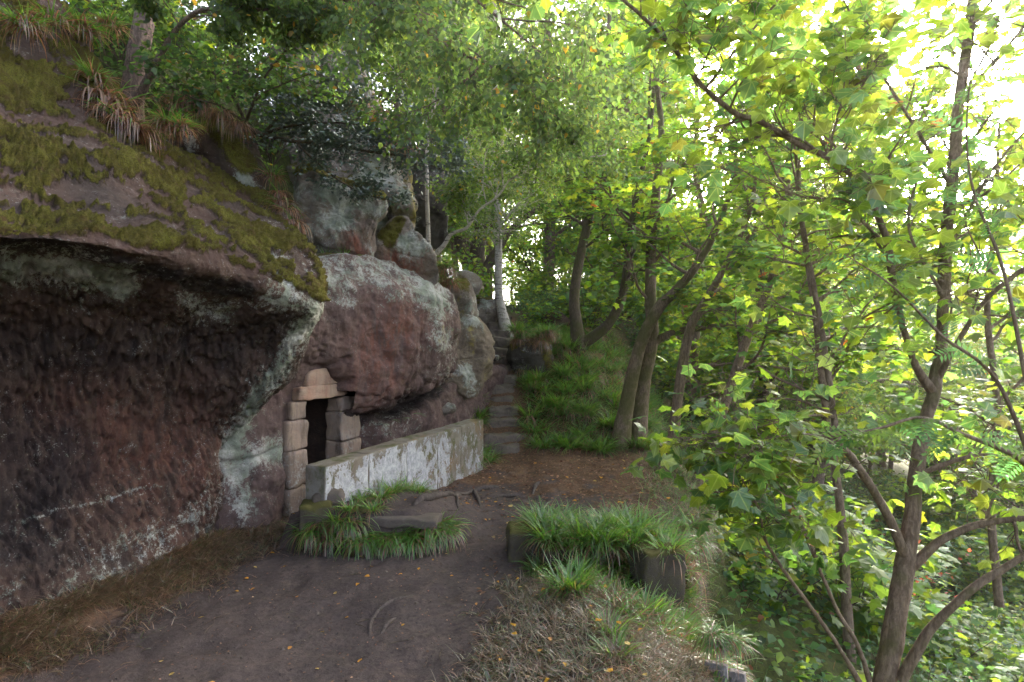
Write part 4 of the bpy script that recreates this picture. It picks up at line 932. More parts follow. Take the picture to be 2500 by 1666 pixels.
# rowan sprays hanging in front at the right
def pinnate(n_pairs=6):
    V, F, c = [], [], 0
    for k in range(n_pairs * 2 + 1):
        if k == n_pairs * 2: base_, ang, ln = (1.0, 0), 0, 0.24
        else: base_, ang, ln = (0.2 + 0.8 * (k // 2) / n_pairs, 0), (1 if k % 2 else -1) * 1.15, 0.30
        for dx, dy in ((0, 0), (0.4, 0.17), (1, 0), (0.4, -0.17)):
            x = base_[0] + ln * (dx * math.cos(ang) - dy * math.sin(ang)); y = ln * (dx * math.sin(ang) + dy * math.cos(ang))
            V.append((x, y, -0.25 * x * x - 0.5 * y * y))
        F += [[c, c + 1, c + 2], [c, c + 2, c + 3]]; c += 4
    V += [(0, 0.006, 0), (1, 0.004, -0.25), (0, -0.006, 0)]; F += [[c, c + 1, c + 2]]
    return np.array(V, float), np.array(F)
PIN = pinnate()
rg = np.random.default_rng(31)
rb = unp(2620, 1500, 3.2); row = empty('rowan_sapling', rb, 'thin rowan sapling with feathery paired leaflets at the right edge', 'tree')
rp = [ppath([(2620, 1500, 3.2, 22), (2560, 1250, 3.15, 18), (2500, 1130, 3.1, 14), (2350, 1060, 3.05, 10), (2250, 1020, 3.0, 8), (2150, 1045, 3.0, 7), (2050, 1065, 3.0, 5), (1960, 1060, 3.0, 3)]),
      ppath([(2560, 1250, 3.15, 14), (2440, 940, 3.1, 9), (2300, 820, 3.1, 7), (2180, 700, 3.1, 5), (2060, 620, 3.1, 3)]),
      ppath([(2560, 1250, 3.15, 13), (2460, 700, 3.2, 8), (2380, 480, 3.3, 6), (2360, 330, 3.3, 4), (2370, 180, 3.3, 3)])]
obj('stem', tubes_mesh('stem', [(p - rb, r, 7) for p, r in rp], M['bark'], 0.1), row)
Pp, Xx, Nn2, Ss = [], [], [], []
for p, r in rp:
    for i in range(int(len(p) * 0.3), len(p), 2):
        for q in range(2):
            sd = unit(rg.normal(0, 1, 3) * np.array([1, 0.6, 0.5])); Pp.append(p[i]); Xx.append(unit(sd + np.array([-0.3, 0, -0.1]))); Nn2.append(np.array([0, 0, 1.0]) + rg.normal(0, 0.5, 3)); Ss.append(rg.uniform(0.13, 0.22))
V, F, C = leaves_geo(np.array(Pp) - rb, np.array(Xx), np.array(Nn2), Ss, PIN, palette(len(Pp), [(0.05, 0.115, 0.04), (0.08, 0.14, 0.03)], [1, 1], 0.15, rg))
obj('crown', mesh_from('crown', V, F, M['leaf'], smooth=False, col=C), row)

# mid-distance sycamores
tree('sycamore_tree', 'sycamore with two stems curving apart from one mossy foot on the mound',
     [[(1415, 860, 14.3, 62), (1408, 800, 14.3, 42), (1402, 730, 14.4, 34), (1412, 650, 14.5, 31), (1440, 520, 14.6, 28), (1465, 380, 14.8, 24), (1480, 200, 15, 18), (1490, 0, 15, 12), (1495, -200, 15, 6)],
      [(1412, 845, 14.3, 40), (1450, 822, 14.2, 36), (1490, 785, 14.1, 32), (1520, 720, 14.0, 29), (1533, 640, 13.9, 26), (1540, 560, 13.9, 22), (1560, 450, 13.9, 18), (1590, 300, 13.9, 13), (1600, 100, 14, 8)]],
     PAR_SYC, 'bark_dark', L_SYC, 41, starts=[(0, 0.42, 1.0, 12, 2.0, 0.04), (1, 0.5, 1.0, 11, 2.0, 0.04)], moss=0.55)
tree('sycamore_tree', 'twin-trunked mossy sycamore leaning at the edge of the grass bank',
     [[(1520, 1040, 11.5, 58), (1530, 990, 11.5, 47), (1548, 900, 11.5, 42), (1572, 820, 11.4, 38), (1610, 750, 11.3, 36), (1645, 715, 11.2, 32), (1700, 650, 11.0, 24), (1750, 560, 10.9, 18), (1790, 430, 10.8, 12), (1800, 300, 10.8, 6)],
      [(1560, 1030, 11.7, 56), (1572, 930, 11.8, 44), (1592, 830, 11.9, 40), (1588, 720, 12, 36), (1590, 600, 12.1, 32), (1602, 470, 12.2, 28), (1615, 330, 12.3, 20), (1600, 150, 12.4, 14), (1600, -50, 12.4, 8)],
      [(1590, 840, 11.9, 28), (1640, 815, 11.8, 24), (1720, 800, 11.6, 22), (1850, 805, 11.4, 19), (1980, 830, 11.2, 15), (2100, 850, 11.0, 11), (2200, 855, 10.9, 6)]],
     PAR_SYC, 'bark', L_SYC, 42, starts=[(0, 0.6, 1.0, 8, 1.7, 0.035), (1, 0.42, 1.0, 12, 1.9, 0.035), (2, 0.35, 1.0, 8, 1.2, 0.02)], moss=0.62)
tree('sycamore_tree', 'slim straight-stemmed sycamore with long level side bough past the twin trunks',
     [[(1630, 1160, 10.4, 44), (1642, 1080, 10.4, 36), (1655, 970, 10.4, 33), (1672, 860, 10.4, 31), (1690, 790, 10.3, 29), (1722, 735, 10.2, 26), (1770, 650, 10.1, 20), (1830, 520, 10, 14), (1850, 380, 10, 8)],
      [(1680, 905, 10.4, 16), (1760, 888, 10.3, 14), (1850, 892, 10.2, 11), (1960, 905, 10.1, 6)]],
     PAR_SYC, 'bark', L_SYC, 43, starts=[(0, 0.55, 1.0, 9, 1.6, 0.03), (1, 0.3, 1.0, 6, 0.9, 0.015)], moss=0.4)
tree('sycamore_tree', 'sycamore trunk slanting to the right below the slim straight stem',
     [[(1690, 1210, 9.2, 40), (1730, 1100, 9.2, 33), (1772, 980, 9.2, 31), (1805, 880, 9.2, 29), (1838, 790, 9.2, 27), (1880, 690, 9.2, 22), (1910, 560, 9.3, 16), (1930, 400, 9.4, 10)]],
     PAR_SYC, 'bark', L_SYC, 44, starts=[(0, 0.45, 1.0, 11, 1.5, 0.03)], moss=0.3)
tree('sycamore_tree', 'dark multi-stemmed beech-like tree on the plateau beyond the silver birch',
     [[(1165, 790, 21, 70), (1160, 700, 21, 56), (1165, 620, 21, 50), (1178, 520, 21, 40), (1190, 380, 21, 30), (1200, 200, 21, 20), (1210, 0, 21, 10)],
      [(1158, 700, 21, 40), (1130, 620, 21, 32), (1105, 540, 21, 26), (1070, 420, 21, 18), (1050, 250, 21, 10)],
      [(1172, 680, 21, 36), (1215, 610, 21, 28), (1250, 560, 21, 22), (1320, 500, 21, 15), (1400, 420, 21, 8)]],
     dict(PAR_SYC, seg=0.25), 'bark_dark', dict(L_SYC, spray=dict(per=3, jit=0.14, size=(0.12, 0.2), flatness=0.5, droop=0.1), tpl=RHO, pal=G_SYC, w=[4, 2, 4, 0.2, 0.02]), 45,
     starts=[(0, 0.35, 1.0, 14, 3.2, 0.06), (1, 0.4, 1, 9, 2.6, 0.05), (2, 0.4, 1, 9, 2.6, 0.05)], moss=0.4)

tree('sycamore_tree', 'young sycamore with thin pale stem behind the forked near trunk',
     [[(2060, 1330, 7.4, 30), (2040, 1150, 7.4, 24), (2010, 950, 7.3, 22), (1990, 760, 7.2, 19), (1965, 600, 7.2, 16), (1950, 430, 7.2, 13), (1960, 250, 7.2, 9), (1975, 80, 7.2, 5)]],
     PAR_SYC, 'bark', L_SYC, 46, starts=[(0, 0.3, 1.0, 13, 1.5, 0.02)], moss=0.3)
tree('sycamore_tree', 'slim sycamore low on the slope at the right edge of the view',
     [[(2440, 1480, 6.6, 26), (2420, 1250, 6.6, 22), (2435, 1000, 6.5, 20), (2410, 760, 6.5, 17), (2430, 520, 6.5, 13), (2440, 300, 6.5, 8)]],
     PAR_SYC, 'bark', L_SYC, 47, starts=[(0, 0.25, 1.0, 12, 1.4, 0.02)], moss=0.3)

# birches
tree('birch_tree', 'silver birch with ringed white trunk at the head of the steps',
     [[(1246, 850, 15.4, 46), (1232, 790, 15.4, 38), (1222, 745, 15.4, 30), (1217, 700, 15.4, 26), (1217, 580, 15.4, 24), (1213, 450, 15.4, 23), (1210, 300, 15.3, 22), (1205, 100, 15.2, 18), (1200, -150, 15, 13), (1200, -400, 15, 6)]],
     PAR_BIR, 'bark_birch', L_BIR, 51, starts=[(0, 0.42, 1.0, 20, 2.4, 0.035)], moss=0.12)
tree('birch_tree', 'thin pale birch stem leaning over from the rocky ledge',
     [[(1046, 640, 11.0, 20), (1045, 560, 11.0, 15), (1042, 450, 11.0, 13), (1044, 340, 10.9, 12.5), (1062, 250, 10.8, 12), (1090, 130, 10.6, 11), (1125, 0, 10.4, 10), (1170, -150, 10.2, 8), (1230, -320, 10, 5)],
      [(1052, 628, 11, 17), (1082, 602, 10.9, 15), (1102, 572, 10.8, 12), (1140, 556, 10.6, 10), (1168, 515, 10.5, 8), (1215, 480, 10.4, 7), (1245, 440, 10.3, 6), (1290, 418, 10.2, 5), (1370, 390, 10, 5), (1480, 380, 9.9, 3)]],
     PAR_BIR, 'bark_birch', L_BIR, 52, starts=[(0, 0.4, 1.0, 15, 1.7, 0.02), (1, 0.35, 1.0, 11, 1.2, 0.015)], moss=0.2)
tree('birch_tree', 'old birch with peeling brown bark rooted above the overhang, its boughs arching over',
     [[(315, 330, 7.4, 90), (325, 210, 7.4, 66), (345, 90, 7.4, 62), (370, -40, 7.4, 58), (400, -200, 7.3, 50), (450, -450, 7.2, 40), (520, -800, 7.0, 26)],
      [(420, -300, 7.2, 34), (560, -160, 6.9, 26), (720, -60, 6.6, 22), (850, 0, 6.4, 18), (990, 22, 6.3, 15), (1045, 80, 6.3, 12), (1120, 125, 6.3, 10), (1200, 165, 6.3, 8), (1300, 200, 6.3, 5)],
      [(450, -350, 7.2, 30), (700, -260, 6.6, 24), (900, -160, 6.2, 18), (1080, -60, 5.9, 13), (1200, 30, 5.8, 9), (1320, 130, 5.8, 5)],
      [(330, 260, 7.3, 30), (400, 120, 7.0, 18), (480, 30, 6.8, 14), (600, 25, 6.7, 12), (690, 20, 6.6, 8)]],
     PAR_BIR, 'bark_old', dict(L_BIR, pal=G_BIR, w=[2, 1, 5, 0.1]), 53, starts=[(0, 0.5, 1.0, 10, 2.2, 0.03), (1, 0.3, 1.0, 12, 1.2, 0.014), (2, 0.3, 1.0, 6, 1.1, 0.012), (3, 0.4, 1.0, 9, 0.8, 0.01)], moss=0.25)
# hazel-like shrub and holly on the cliff
tree('hazel_bush', 'dark round-leaved shrub hanging over the rock left of the holly',
     [[(600, 300, 7.7, 12), (560, 220, 7.5, 8), (500, 160, 7.2, 6), (430, 110, 7.0, 4)], [(600, 300, 7.7, 10), (640, 200, 7.5, 7), (700, 120, 7.3, 5), (740, 60, 7.2, 3)], [(600, 300, 7.7, 9), (630, 240, 7.3, 6), (680, 210, 7.1, 4), (760, 180, 7.0, 3)], [(600, 300, 7.7, 9), (540, 260, 7.3, 6), (470, 240, 7.0, 4), (400, 200, 6.9, 3)]],
     dict(PAR_SYC, seg=0.09, lev=1, kids=[5], leaflev=0, trop=[0.0, -0.02]), 'bark_dark', dict(spray=dict(per=2, jit=0.05, size=(0.05, 0.10), flatness=0.55, droop=0.3, petiole=0.03), tpl=BIR, pal=G_DARK, w=[3, 4, 2, 0.35]), 54, cat='shrub',
     starts=[(0, 0.3, 1, 10, 0.6, 0.006), (1, 0.3, 1, 9, 0.5, 0.006), (2, 0.3, 1, 9, 0.5, 0.006), (3, 0.3, 1, 10, 0.5, 0.006)])
tree('holly_bush', 'glossy dark holly spreading across the boulders above the cave',
     [[(590, 305, 8.6, 26), (640, 330, 8.3, 16), (720, 345, 8.1, 13), (800, 350, 8.0, 11), (900, 370, 7.9, 9), (1000, 385, 7.9, 7), (1090, 420, 7.9, 4)],
      [(640, 330, 8.3, 12), (700, 270, 8.2, 9), (780, 230, 8.1, 7), (860, 210, 8.1, 4)],
      [(720, 345, 8.1, 8), (800, 420, 8.0, 6), (880, 470, 7.9, 5), (960, 490, 7.9, 3)],
      [(640, 330, 8.3, 12), (700, 310, 8.1, 8), (820, 300, 8.0, 6), (960, 320, 7.9, 4), (1050, 340, 7.9, 3)]],
     dict(PAR_SYC, seg=0.08, lev=1, kids=[6], leaflev=0, trop=[0.0, -0.01]), 'bark_dark', dict(spray=dict(per=5, jit=0.07, size=(0.04, 0.075), flatness=0.8, droop=0.2, petiole=0.02), tpl=HOL, pal=G_HOLLY, w=[3, 4, 2], mat='holly'), 55, cat='shrub',
     starts=[(0, 0.3, 1, 26, 0.55, 0.006), (1, 0.2, 1, 16, 0.55, 0.006), (2, 0.5, 1, 6, 0.3, 0.004), (3, 0.2, 1, 20, 0.5, 0.006)])

# ------------------------------------------------------------------ the wood behind: prototypes copied with their parts
def proto_tree(seed, H, par, nb, L, pal, wts, tpl, spr, bark, low=0.25):
    rg = np.random.default_rng(seed); n = 12; p = np.zeros((n, 3)); p[:, 2] = np.linspace(-0.4, H, n)
    p[:, :2] = np.cumsum(rg.normal(0, 0.12, (n, 2)), 0); r = H * 0.013 * (1.1 - np.linspace(0, 1, n)) + 0.01
    P_, r_ = catmull(np.column_stack([p, r]), 40)[:, :3], catmull(np.column_stack([p, r]), 40)[:, 3]
    out, tips = [], []
    for f in np.linspace(low, 1, nb):
        i = int(np.clip(f * 39, 1, 39)); sd = rg.normal(0, 1, 3); sd[2] = abs(sd[2]) * 0.4
        grow(P_[i], unit(unit(sd) + np.array([0, 0, 0.25])), L * (1.15 - 0.6 * f) * rg.uniform(0.7, 1.2), r_[i] * 0.45, 0, par, rg, out, tips)
    a = tubes_mesh('trunk', [(P_, r_, 8)] + [(q[0], q[1], 4) for q in out], M[bark], 0.3)
    Pp, Xx, Nn, S = spray(tips, rg, **spr)
    b = crown_mesh('crown', Pp, Xx, Nn, S, tpl, pal, wts, 'leaf', rg)
    return a, b
PF = dict(seg=0.3, wob=0.16, trop=[0.03, 0.0, -0.01], lev=2, kids=[6, 5], fwd=0.8, ratio=0.5, leaflev=1, flat=0.5, t0=0.3)
protos = [proto_tree(61, 13, PF, 20, 3.6, G_SYC, [4, 4, 3, 0.2, 0.02], SYC2, dict(per=2, jit=0.14, size=(0.16, 0.28), flatness=0.45, droop=0.1), 'bark_dark', 0.08),
          proto_tree(62, 11, PF, 20, 3.2, G_SYC, [5, 2, 3, 0.2, 0.02], RHO, dict(per=4, jit=0.16, size=(0.12, 0.22), flatness=0.6, droop=0.1), 'bark', 0.04),
          proto_tree(63, 15, dict(PF, trop=[0.0, -0.05, -0.1]), 24, 3.0, G_BIR, [4, 4, 2, 0.3], RHO, dict(per=4, jit=0.14, size=(0.10, 0.18), flatness=0.9, droop=0.4), 'bark_old', 0.2)]
rg = np.random.default_rng(71)
FAR = []
def far_tree(k, x, y, rz, sc, label, group, name='woodland_tree'):
    z = float(ground_z(np.array(x), np.array(y)))
    r = empty(name, (x, y, z - 0.1), label, 'tree', group); FAR.append((r, k, x, y, group)); r.rotation_euler = (rg.uniform(-0.05, 0.05), rg.uniform(-0.05, 0.05), rz); r.scale = (sc, sc, sc)
    obj('trunk', protos[k][0], r); obj('crown', protos[k][1], r); return r
LBL_R = ('leafy tree in the sunlit wood below the terrace, beyond the near sycamores', 'trees of the wood on the slope below')
LBL_B = ('leafy tree on the plateau behind the head of the steps', 'trees on the plateau behind the steps')
LBL_T = ('tree among those above the cliff, added shade trees included', 'trees above the cliff')
spots = []
def try_spot(x, y, dmin):
    if all((x - a) ** 2 + (y - b) ** 2 > dmin ** 2 for a, b in spots): spots.append((x, y)); return True
    return False
n_ = 0
while n_ < 30:
    az = math.radians(rg.uniform(6, 52)); d = rg.uniform(14, 48); x, y = d * math.sin(az), d * math.cos(az)
    if x < float(edge_x(np.array(y))) + 2.5: continue
    if math.degrees(az) > 29 and (d < 24 or rg.random() < 0.7): continue
    if try_spot(x, y, 2.6): far_tree(int(rg.integers(0, 3)), x, y, rg.uniform(0, 6.28), rg.uniform(0.6, 0.95) * (0.75 if math.degrees(az) > 29 else 1), *LBL_R); n_ += 1
n_ = 0
while n_ < 14:
    x, y = rg.uniform(-6, 8), rg.uniform(25, 50)
    if x > float(edge_x(np.array(y))) + 1: continue
    if try_spot(x, y, 3.0): far_tree(int(rg.integers(0, 3)), x, y, rg.uniform(0, 6.28), rg.uniform(0.7, 1.1), *LBL_B); n_ += 1
n_ = 0
while n_ < 11:
    az, d = rg.uniform(-4, 31), rg.uniform(19, 34); a_ = math.radians(az); x, y = d * math.sin(a_), d * math.cos(a_)
    if abs(x - 0.1) < 1.2 and y < 22: continue
    if not try_spot(x, y, 2.0): continue
    far_tree(int(rg.choice([1, 2])), x, y, rg.uniform(0, 6.28), rg.uniform(1.05, 1.4), *(LBL_B if x < float(edge_x(np.array(y))) else LBL_R)); n_ += 1
n_ = 0
while n_ < 40:
    az, d = rg.uniform(3, 52), rg.uniform(24, 58); a_ = math.radians(az); x, y = d * math.sin(a_), d * math.cos(a_)
    if not try_spot(x, y, 2.6): continue
    zg = float(ground_z(np.array(x), np.array(y))); tall = CAMZ + d * math.tan(math.radians(rg.uniform(7, 12))) - zg
    far_tree(int(rg.integers(0, 3)), x, y, rg.uniform(0, 6.28), float(np.clip(tall / 13, 0.4, 1.4)), *LBL_R); n_ += 1
for x, y, k, sc in [(-7.5, 8.5, 1, 0.8), (-9, 12, 0, 0.9), (-6.0, 13, 2, 0.8), (-8.5, 5, 2, 0.9), (-5.2, 16, 1, 0.9), (-10, 17, 0, 1.0), (-9.5, 1, 1, 0.9), (-4.6, 12.2, 2, 0.55), (-3.4, 14.8, 1, 0.75), (-2.6, 17.5, 1, 0.8), (-7.0, -1.5, 1, 0.8), (-4.5, -5.0, 0, 0.8), (-1.0, -8.5, 1, 0.9)]:  # those behind the camera are unseen, added to darken left rock and path
    far_tree(k, x, y, rg.uniform(0, 6.28), sc, *LBL_T)

ORD = 'first second third fourth fifth sixth seventh eighth ninth tenth eleventh twelfth thirteenth fourteenth fifteenth sixteenth'.split()
KIND_ = ['broad-leaved', 'small-leaved', 'drooping fine-leaved']
bins = {}
for (r, k, x, y, g) in FAR:
    dd = math.hypot(x, y); bins.setdefault((g, k, 0 if dd < 28 else 1 if dd < 42 else 2), []).append((x / y, r))
for (g, k, b), lst in bins.items():
    where = 'in the lower wood' if 'slope' in g else 'behind the steps' if 'plateau' in g else 'above the cliff, added shade trees included'
    for n_, (a_, r) in enumerate(sorted(lst, key=lambda q: q[0])):
        r['label'] = '%s %s tree from left among %s ones %s' % (ORD[min(n_, 15)], KIND_[k], ('nearer', 'middle-distance', 'farthest')[b], where)
# saplings and shrubs on the slope
def proto_shrub(seed, R_, H, n, tpl, size, pal, wts, flat):
    rg = np.random.default_rng(seed); out, tips = [], []
    par = dict(seg=0.14, wob=0.15, trop=[0.05, 0.0], lev=1, kids=[5], fwd=0.8, ratio=0.55, leaflev=0, flat=0.5, t0=0.3)
    for k in range(n):
        a = rg.uniform(0, 6.28); grow((0, 0, -0.1), (math.cos(a) * 0.7, math.sin(a) * 0.7, rg.uniform(0.5, 1.6)), rg.uniform(0.6, 1) * H, 0.012, 0, par, rg, out, tips)
    Pp, Xx, Nn, S = spray(tips, rg, per=2, jit=0.06, size=size, flatness=flat, droop=0.2, petiole=0.05)
    return tubes_mesh('stem', [(q[0], q[1], 4) for q in out], M['bark_dark'], 0.2), crown_mesh('crown', Pp, Xx, Nn, S, tpl, pal, wts, 'leaf', rg)
shr = [proto_shrub(81, 1, 1.5, 9, SYC2, (0.10, 0.20), G_SYC, [4, 4, 3, 0.3, 0.05], 0.35), proto_shrub(82, 1, 1.2, 10, SYC2, (0.08, 0.16), G_SYC, [4, 2, 4, 0.3, 0.05], 0.4),
       proto_shrub(83, 1, 1.0, 12, RHO, (0.05, 0.11), [(0.05, 0.10, 0.03), (0.04, 0.09, 0.035), (0.09, 0.13, 0.03)], [2, 2, 1], 0.6), proto_shrub(84, 1, 1.3, 9, RHO, (0.06, 0.12), [(0.20, 0.07, 0.03), (0.15, 0.06, 0.03), (0.07, 0.10, 0.03)], [2, 2, 1], 0.6)]
def shrub(k, x, y, rz, sc, label, group, name='sapling_shrub'):
    z = float(ground_z(np.array(x), np.array(y)))
    r = empty(name, (x, y, z), label, 'shrub', group); r.rotation_euler[2] = rz; r.scale = (sc, sc, sc)
    obj('stem', shr[k][0], r); obj('crown', shr[k][1], r)
def sap_label(k, d):
    kind = ('bright broad-leaved sapling', 'low broad-leaved sapling', 'fine-leaved green shrub', 'rust-red leaved shrub')[k]
    band = 'close under the forked near sycamore' if d < 9 else 'halfway down the slope below the terrace' if d < 16 else 'far down in the wood'
    return '%s %s' % (kind, band), '%ss %s' % (kind, band)
n_ = 0; sp2 = []
while n_ < 120:
    az = math.radians(rg.uniform(12, 54)); d = 4.2 + 24 * rg.random() ** 1.4; x, y = d * math.sin(az), d * math.cos(az)
    e = x - float(edge_x(np.array(y)))
    if e < 0.9 or any((x - a) ** 2 + (y - b) ** 2 < 0.55 for a, b in sp2): continue
    sp2.append((x, y)); k = int(rg.choice([0, 1, 2, 3], p=[0.35, 0.3, 0.3, 0.05])); n_ += 1
    shrub(k, x, y, rg.uniform(0, 6.28), rg.uniform(0.7, 1.25) * (0.8 if d < 7 else 1.1), *sap_label(k, d))
n_ = 0
while n_ < 46:
    x, y = rg.uniform(0.6, 7), 16.2 + 15 * rg.random() ** 1.5
    if x > float(edge_x(np.array(y))) + 1.5 or any((x - a) ** 2 + (y - b) ** 2 < 1.0 for a, b in sp2): continue
    sp2.append((x, y)); n_ += 1
    shrub(int(rg.choice([0, 1, 2])), x, y, rg.uniform(0, 6.28), rg.uniform(0.8, 1.4), 'leafy bush in the undergrowth behind the curved sycamore', 'bushes behind the curved sycamore')

DK = [proto_shrub(86, 1, 1.3, 10, BIR, (0.05, 0.10), G_DARK, [3, 4, 2, 0.2], 0.6), proto_shrub(87, 1, 1.1, 10, HOL, (0.05, 0.08), G_HOLLY, [3, 4, 2], 0.8)]
n_ = 0; i0 = len(shr); shr += DK
while n_ < 46:
    s_, u__ = rg.uniform(-4.5, 5.5), -rg.uniform(1.7, 6.5); p = P0 + TV * s_ + NV * u__
    if p[1] < 2 or any((p[0] - a) ** 2 + (p[1] - b) ** 2 < 0.5 for a, b in sp2): continue
    sp2.append((p[0], p[1])); n_ += 1
    shrub(i0 + int(rg.integers(0, 2)), p[0], p[1], rg.uniform(0, 6.28), rg.uniform(0.9, 1.5), 'dark bush on the shaded hillside above the overhanging rock', 'dark bushes above the cliff', 'hillside_bush')

# ------------------------------------------------------------------ grass
def blade_geo(base, d0, L, wd, droop, cols, seg=4):
    """arching blades; base (n,3), d0 initial direction, L length, wd width"""
    n = len(base); p = base.copy(); d = unit(d0); rows_ = []; side = unit(np.cross(d, np.array([0, 0, 1.0]) + rng.normal(0, 0.2, (n, 3))))
    for k in range(seg + 1):
        wk = wd * (1 - (k / seg) ** 1.6) + 0.0008
        rows_.append((p - side * wk[:, None] / 2, p + side * wk[:, None] / 2))
        d = unit(d + np.array([0, 0, -1.0]) * (droop[:, None] * (0.4 + 0.9 * k / seg)))
        p = p + d * (L / seg)[:, None]
    V = np.stack([v for r in rows_ for v in r], 1); m = 2 * (seg + 1)
    F0 = np.array([[2 * k, 2 * k + 1, 2 * k + 3, 2 * k + 2] for k in range(seg)])
    F = (F0[None] + (np.arange(n) * m)[:, None, None]).reshape(-1, 4)
    return V.reshape(-1, 3), F, np.repeat(cols, m, 0)
GREEN = [(0.058, 0.150, 0.020), (0.085, 0.190, 0.024), (0.120, 0.205, 0.034), (0.19, 0.13, 0.055)]
STRAW = [(0.22, 0.115, 0.055), (0.16, 0.080, 0.040), (0.27, 0.165, 0.09), (0.09, 0.05, 0.03)]
FINE = [(0.17, 0.105, 0.06), (0.11, 0.07, 0.04), (0.085, 0.085, 0.03), (0.06, 0.08, 0.02), (0.24, 0.17, 0.10)]
def tussock_mesh(seed, ng, nd, L=(0.22, 0.42), spread=0.10, droop=0.28, up=1.0, drydroop=0.8):
    r = np.random.default_rng(seed)
    def part(n, pal, w_, dr, upv, LL):
        a = r.uniform(0, 6.28, n); q = spread * np.sqrt(r.random(n))
        b = np.stack([np.cos(a) * q, np.sin(a) * q, r.uniform(-0.03, 0.02, n)], 1)
        a2 = a + r.normal(0, 0.5, n); d = np.stack([np.cos(a2), np.sin(a2), r.uniform(0.4, 1.9, n) * upv], 1)
        return blade_geo(b, d, r.uniform(LL[0], LL[1], n), r.uniform(0.008, 0.017, n), dr * r.uniform(0.2, 2.1, n), palette(n, pal, w_, 0.2, r))
    A = part(ng, GREEN, [4, 4, 2, 0.5], droop, up, L) if ng else None
    B = part(nd, STRAW, [4, 3, 2, 2], drydroop, up * 0.55, (L[0] * 0.8, L[1] * 1.05)) if nd else None
    if A is None: V, F, C = B
    elif B is None: V, F, C = A
    else: V = np.concatenate([A[0], B[0]]); F = np.concatenate([A[1], B[1] + len(A[0])]); C = np.concatenate([A[2], B[2]])
    return mesh_from('tussock', V, F, M['blade'], smooth=False, col=C)
TG = [tussock_mesh(100 + k, 130, 30) for k in range(3)]
TM = [tussock_mesh(110 + k, 80, 90, droop=0.42) for k in range(3)]
TH_ = [tussock_mesh(120 + k, 10, 120, L=(0.2, 0.45), droop=0.5, drydroop=1.3, up=0.6) for k in range(3)]
TS = [tussock_mesh(130 + k, 60, 18, L=(0.14, 0.26), spread=0.06) for k in range(2)]
TB = [tussock_mesh(140 + k, 90, 70, L=(0.2, 0.4), spread=0.09, droop=0.55, up=0.45, drydroop=1.1) for k in range(3)]
rg = np.random.default_rng(91)
def tussock(me, p, sc, label, group=None, tilt=(0, 0), name='grass_tussock'):
    o = obj(name, me); o.location = Vector([float(v) for v in p]); o.scale = (sc, sc, sc * rg.uniform(0.85, 1.1)); o.rotation_euler = (tilt[0], tilt[1], rg.uniform(0, 6.28))
    return tag(o, label, 'grass tuft', group, 'thing')
def on_ground(x, y): return np.array([x, y, float(ground_z(np.array(x), np.array(y)))])
def ray_ground(px, py):
    """ground point seen at a pixel"""
    for d in np.arange(2.6, 40, 0.02):
        p = unp(px, py, d)
        if float(ground_z(np.array(p[0]), np.array(p[1]), False)) >= p[2]: return p
    return unp(px, py, 40)
pick = lambda L_: L_[int(rg.integers(0, len(L_)))]
# raised bed before the wall
for x in np.sort(np.concatenate([np.linspace(-2.15, -0.72, 15), np.linspace(-2.1, -0.8, 8)])):
    y = float(np.interp(x, [-2.4, -1.6, -0.9, -0.6], [6.02, 5.98, 6.08, 6.3])) + rg.uniform(-0.03, 0.14)
    z = float(ground_z(np.array(x), np.array(y + 0.05)))
    dry = x < -1.75; sl_ = -1.70 < x < -0.95
    tussock(pick(TM if dry and rg.random() < 0.6 else TB), (x, y - (0.06 if sl_ else 0), (0.12 if sl_ else min(max(z, 0.16), 0.27))), rg.uniform(0.8, 1.05), 'woodrush tuft spilling over the front of the raised bed below the slab', 'tufts along the raised bed edge')
for px, py, m in [(770, 1185, TM), (805, 1190, TS), (840, 1195, TM), (880, 1198, TS), (930, 1195, TM), (960, 1180, TG), (995, 1175, TM), (1020, 1180, TG), (860, 1225, TM), (910, 1225, TM)]:
    p = ray_ground(px, py + 20); tussock(pick(m), p, rg.uniform(0.6, 0.85), 'grass tuft at the foot of the white wall', 'tufts at the foot of the white wall')
for px, py in [(1140, 1120), (1165, 1110), (1190, 1105), (1150, 1095), (1180, 1085)]:
    tussock(pick(TG), ray_ground(px, py + 22), rg.uniform(0.9, 1.15), 'green woodrush clump between the far end of the white wall and the steps', 'clump at the far end of the wall')
# overgrown low wall
for k in range(30):
    f = rg.random(); px = 1315 + f * 330; p = unp(px, 1300, 5.95 - 0.4 * f + rg.uniform(-0.2, 0.35)); p[2] = 0.20 + rg.uniform(-0.04, 0.03)
    tussock(pick(TG if rg.random() < 0.7 else TM), p, rg.uniform(0.85, 1.2), 'woodrush tuft on top of the overgrown low wall', 'tufts on the overgrown low wall')
for k in range(26):
    px, py = rg.uniform(1290, 1690), rg.uniform(1370, 1610)
    if px < 1290 + (py - 1370) * 0.9: continue
    tussock(pick(TG if rg.random() < 0.6 else TM), ray_ground(px, py), rg.uniform(0.6, 0.9), 'green tuft on the near bank before the overgrown low wall', 'tufts on the near bank')
for k in range(34):
    y = 3.4 + 5.6 * rg.random() ** 1.4; x = float(edge_x(np.array(y))) + rg.uniform(-0.16, 0.10)
    tussock(pick(TB if rg.random() < 0.5 else TH_), on_ground(x, y), rg.uniform(0.7, 1.1), 'tuft along the edge of the drop', 'tufts along the edge of the drop')
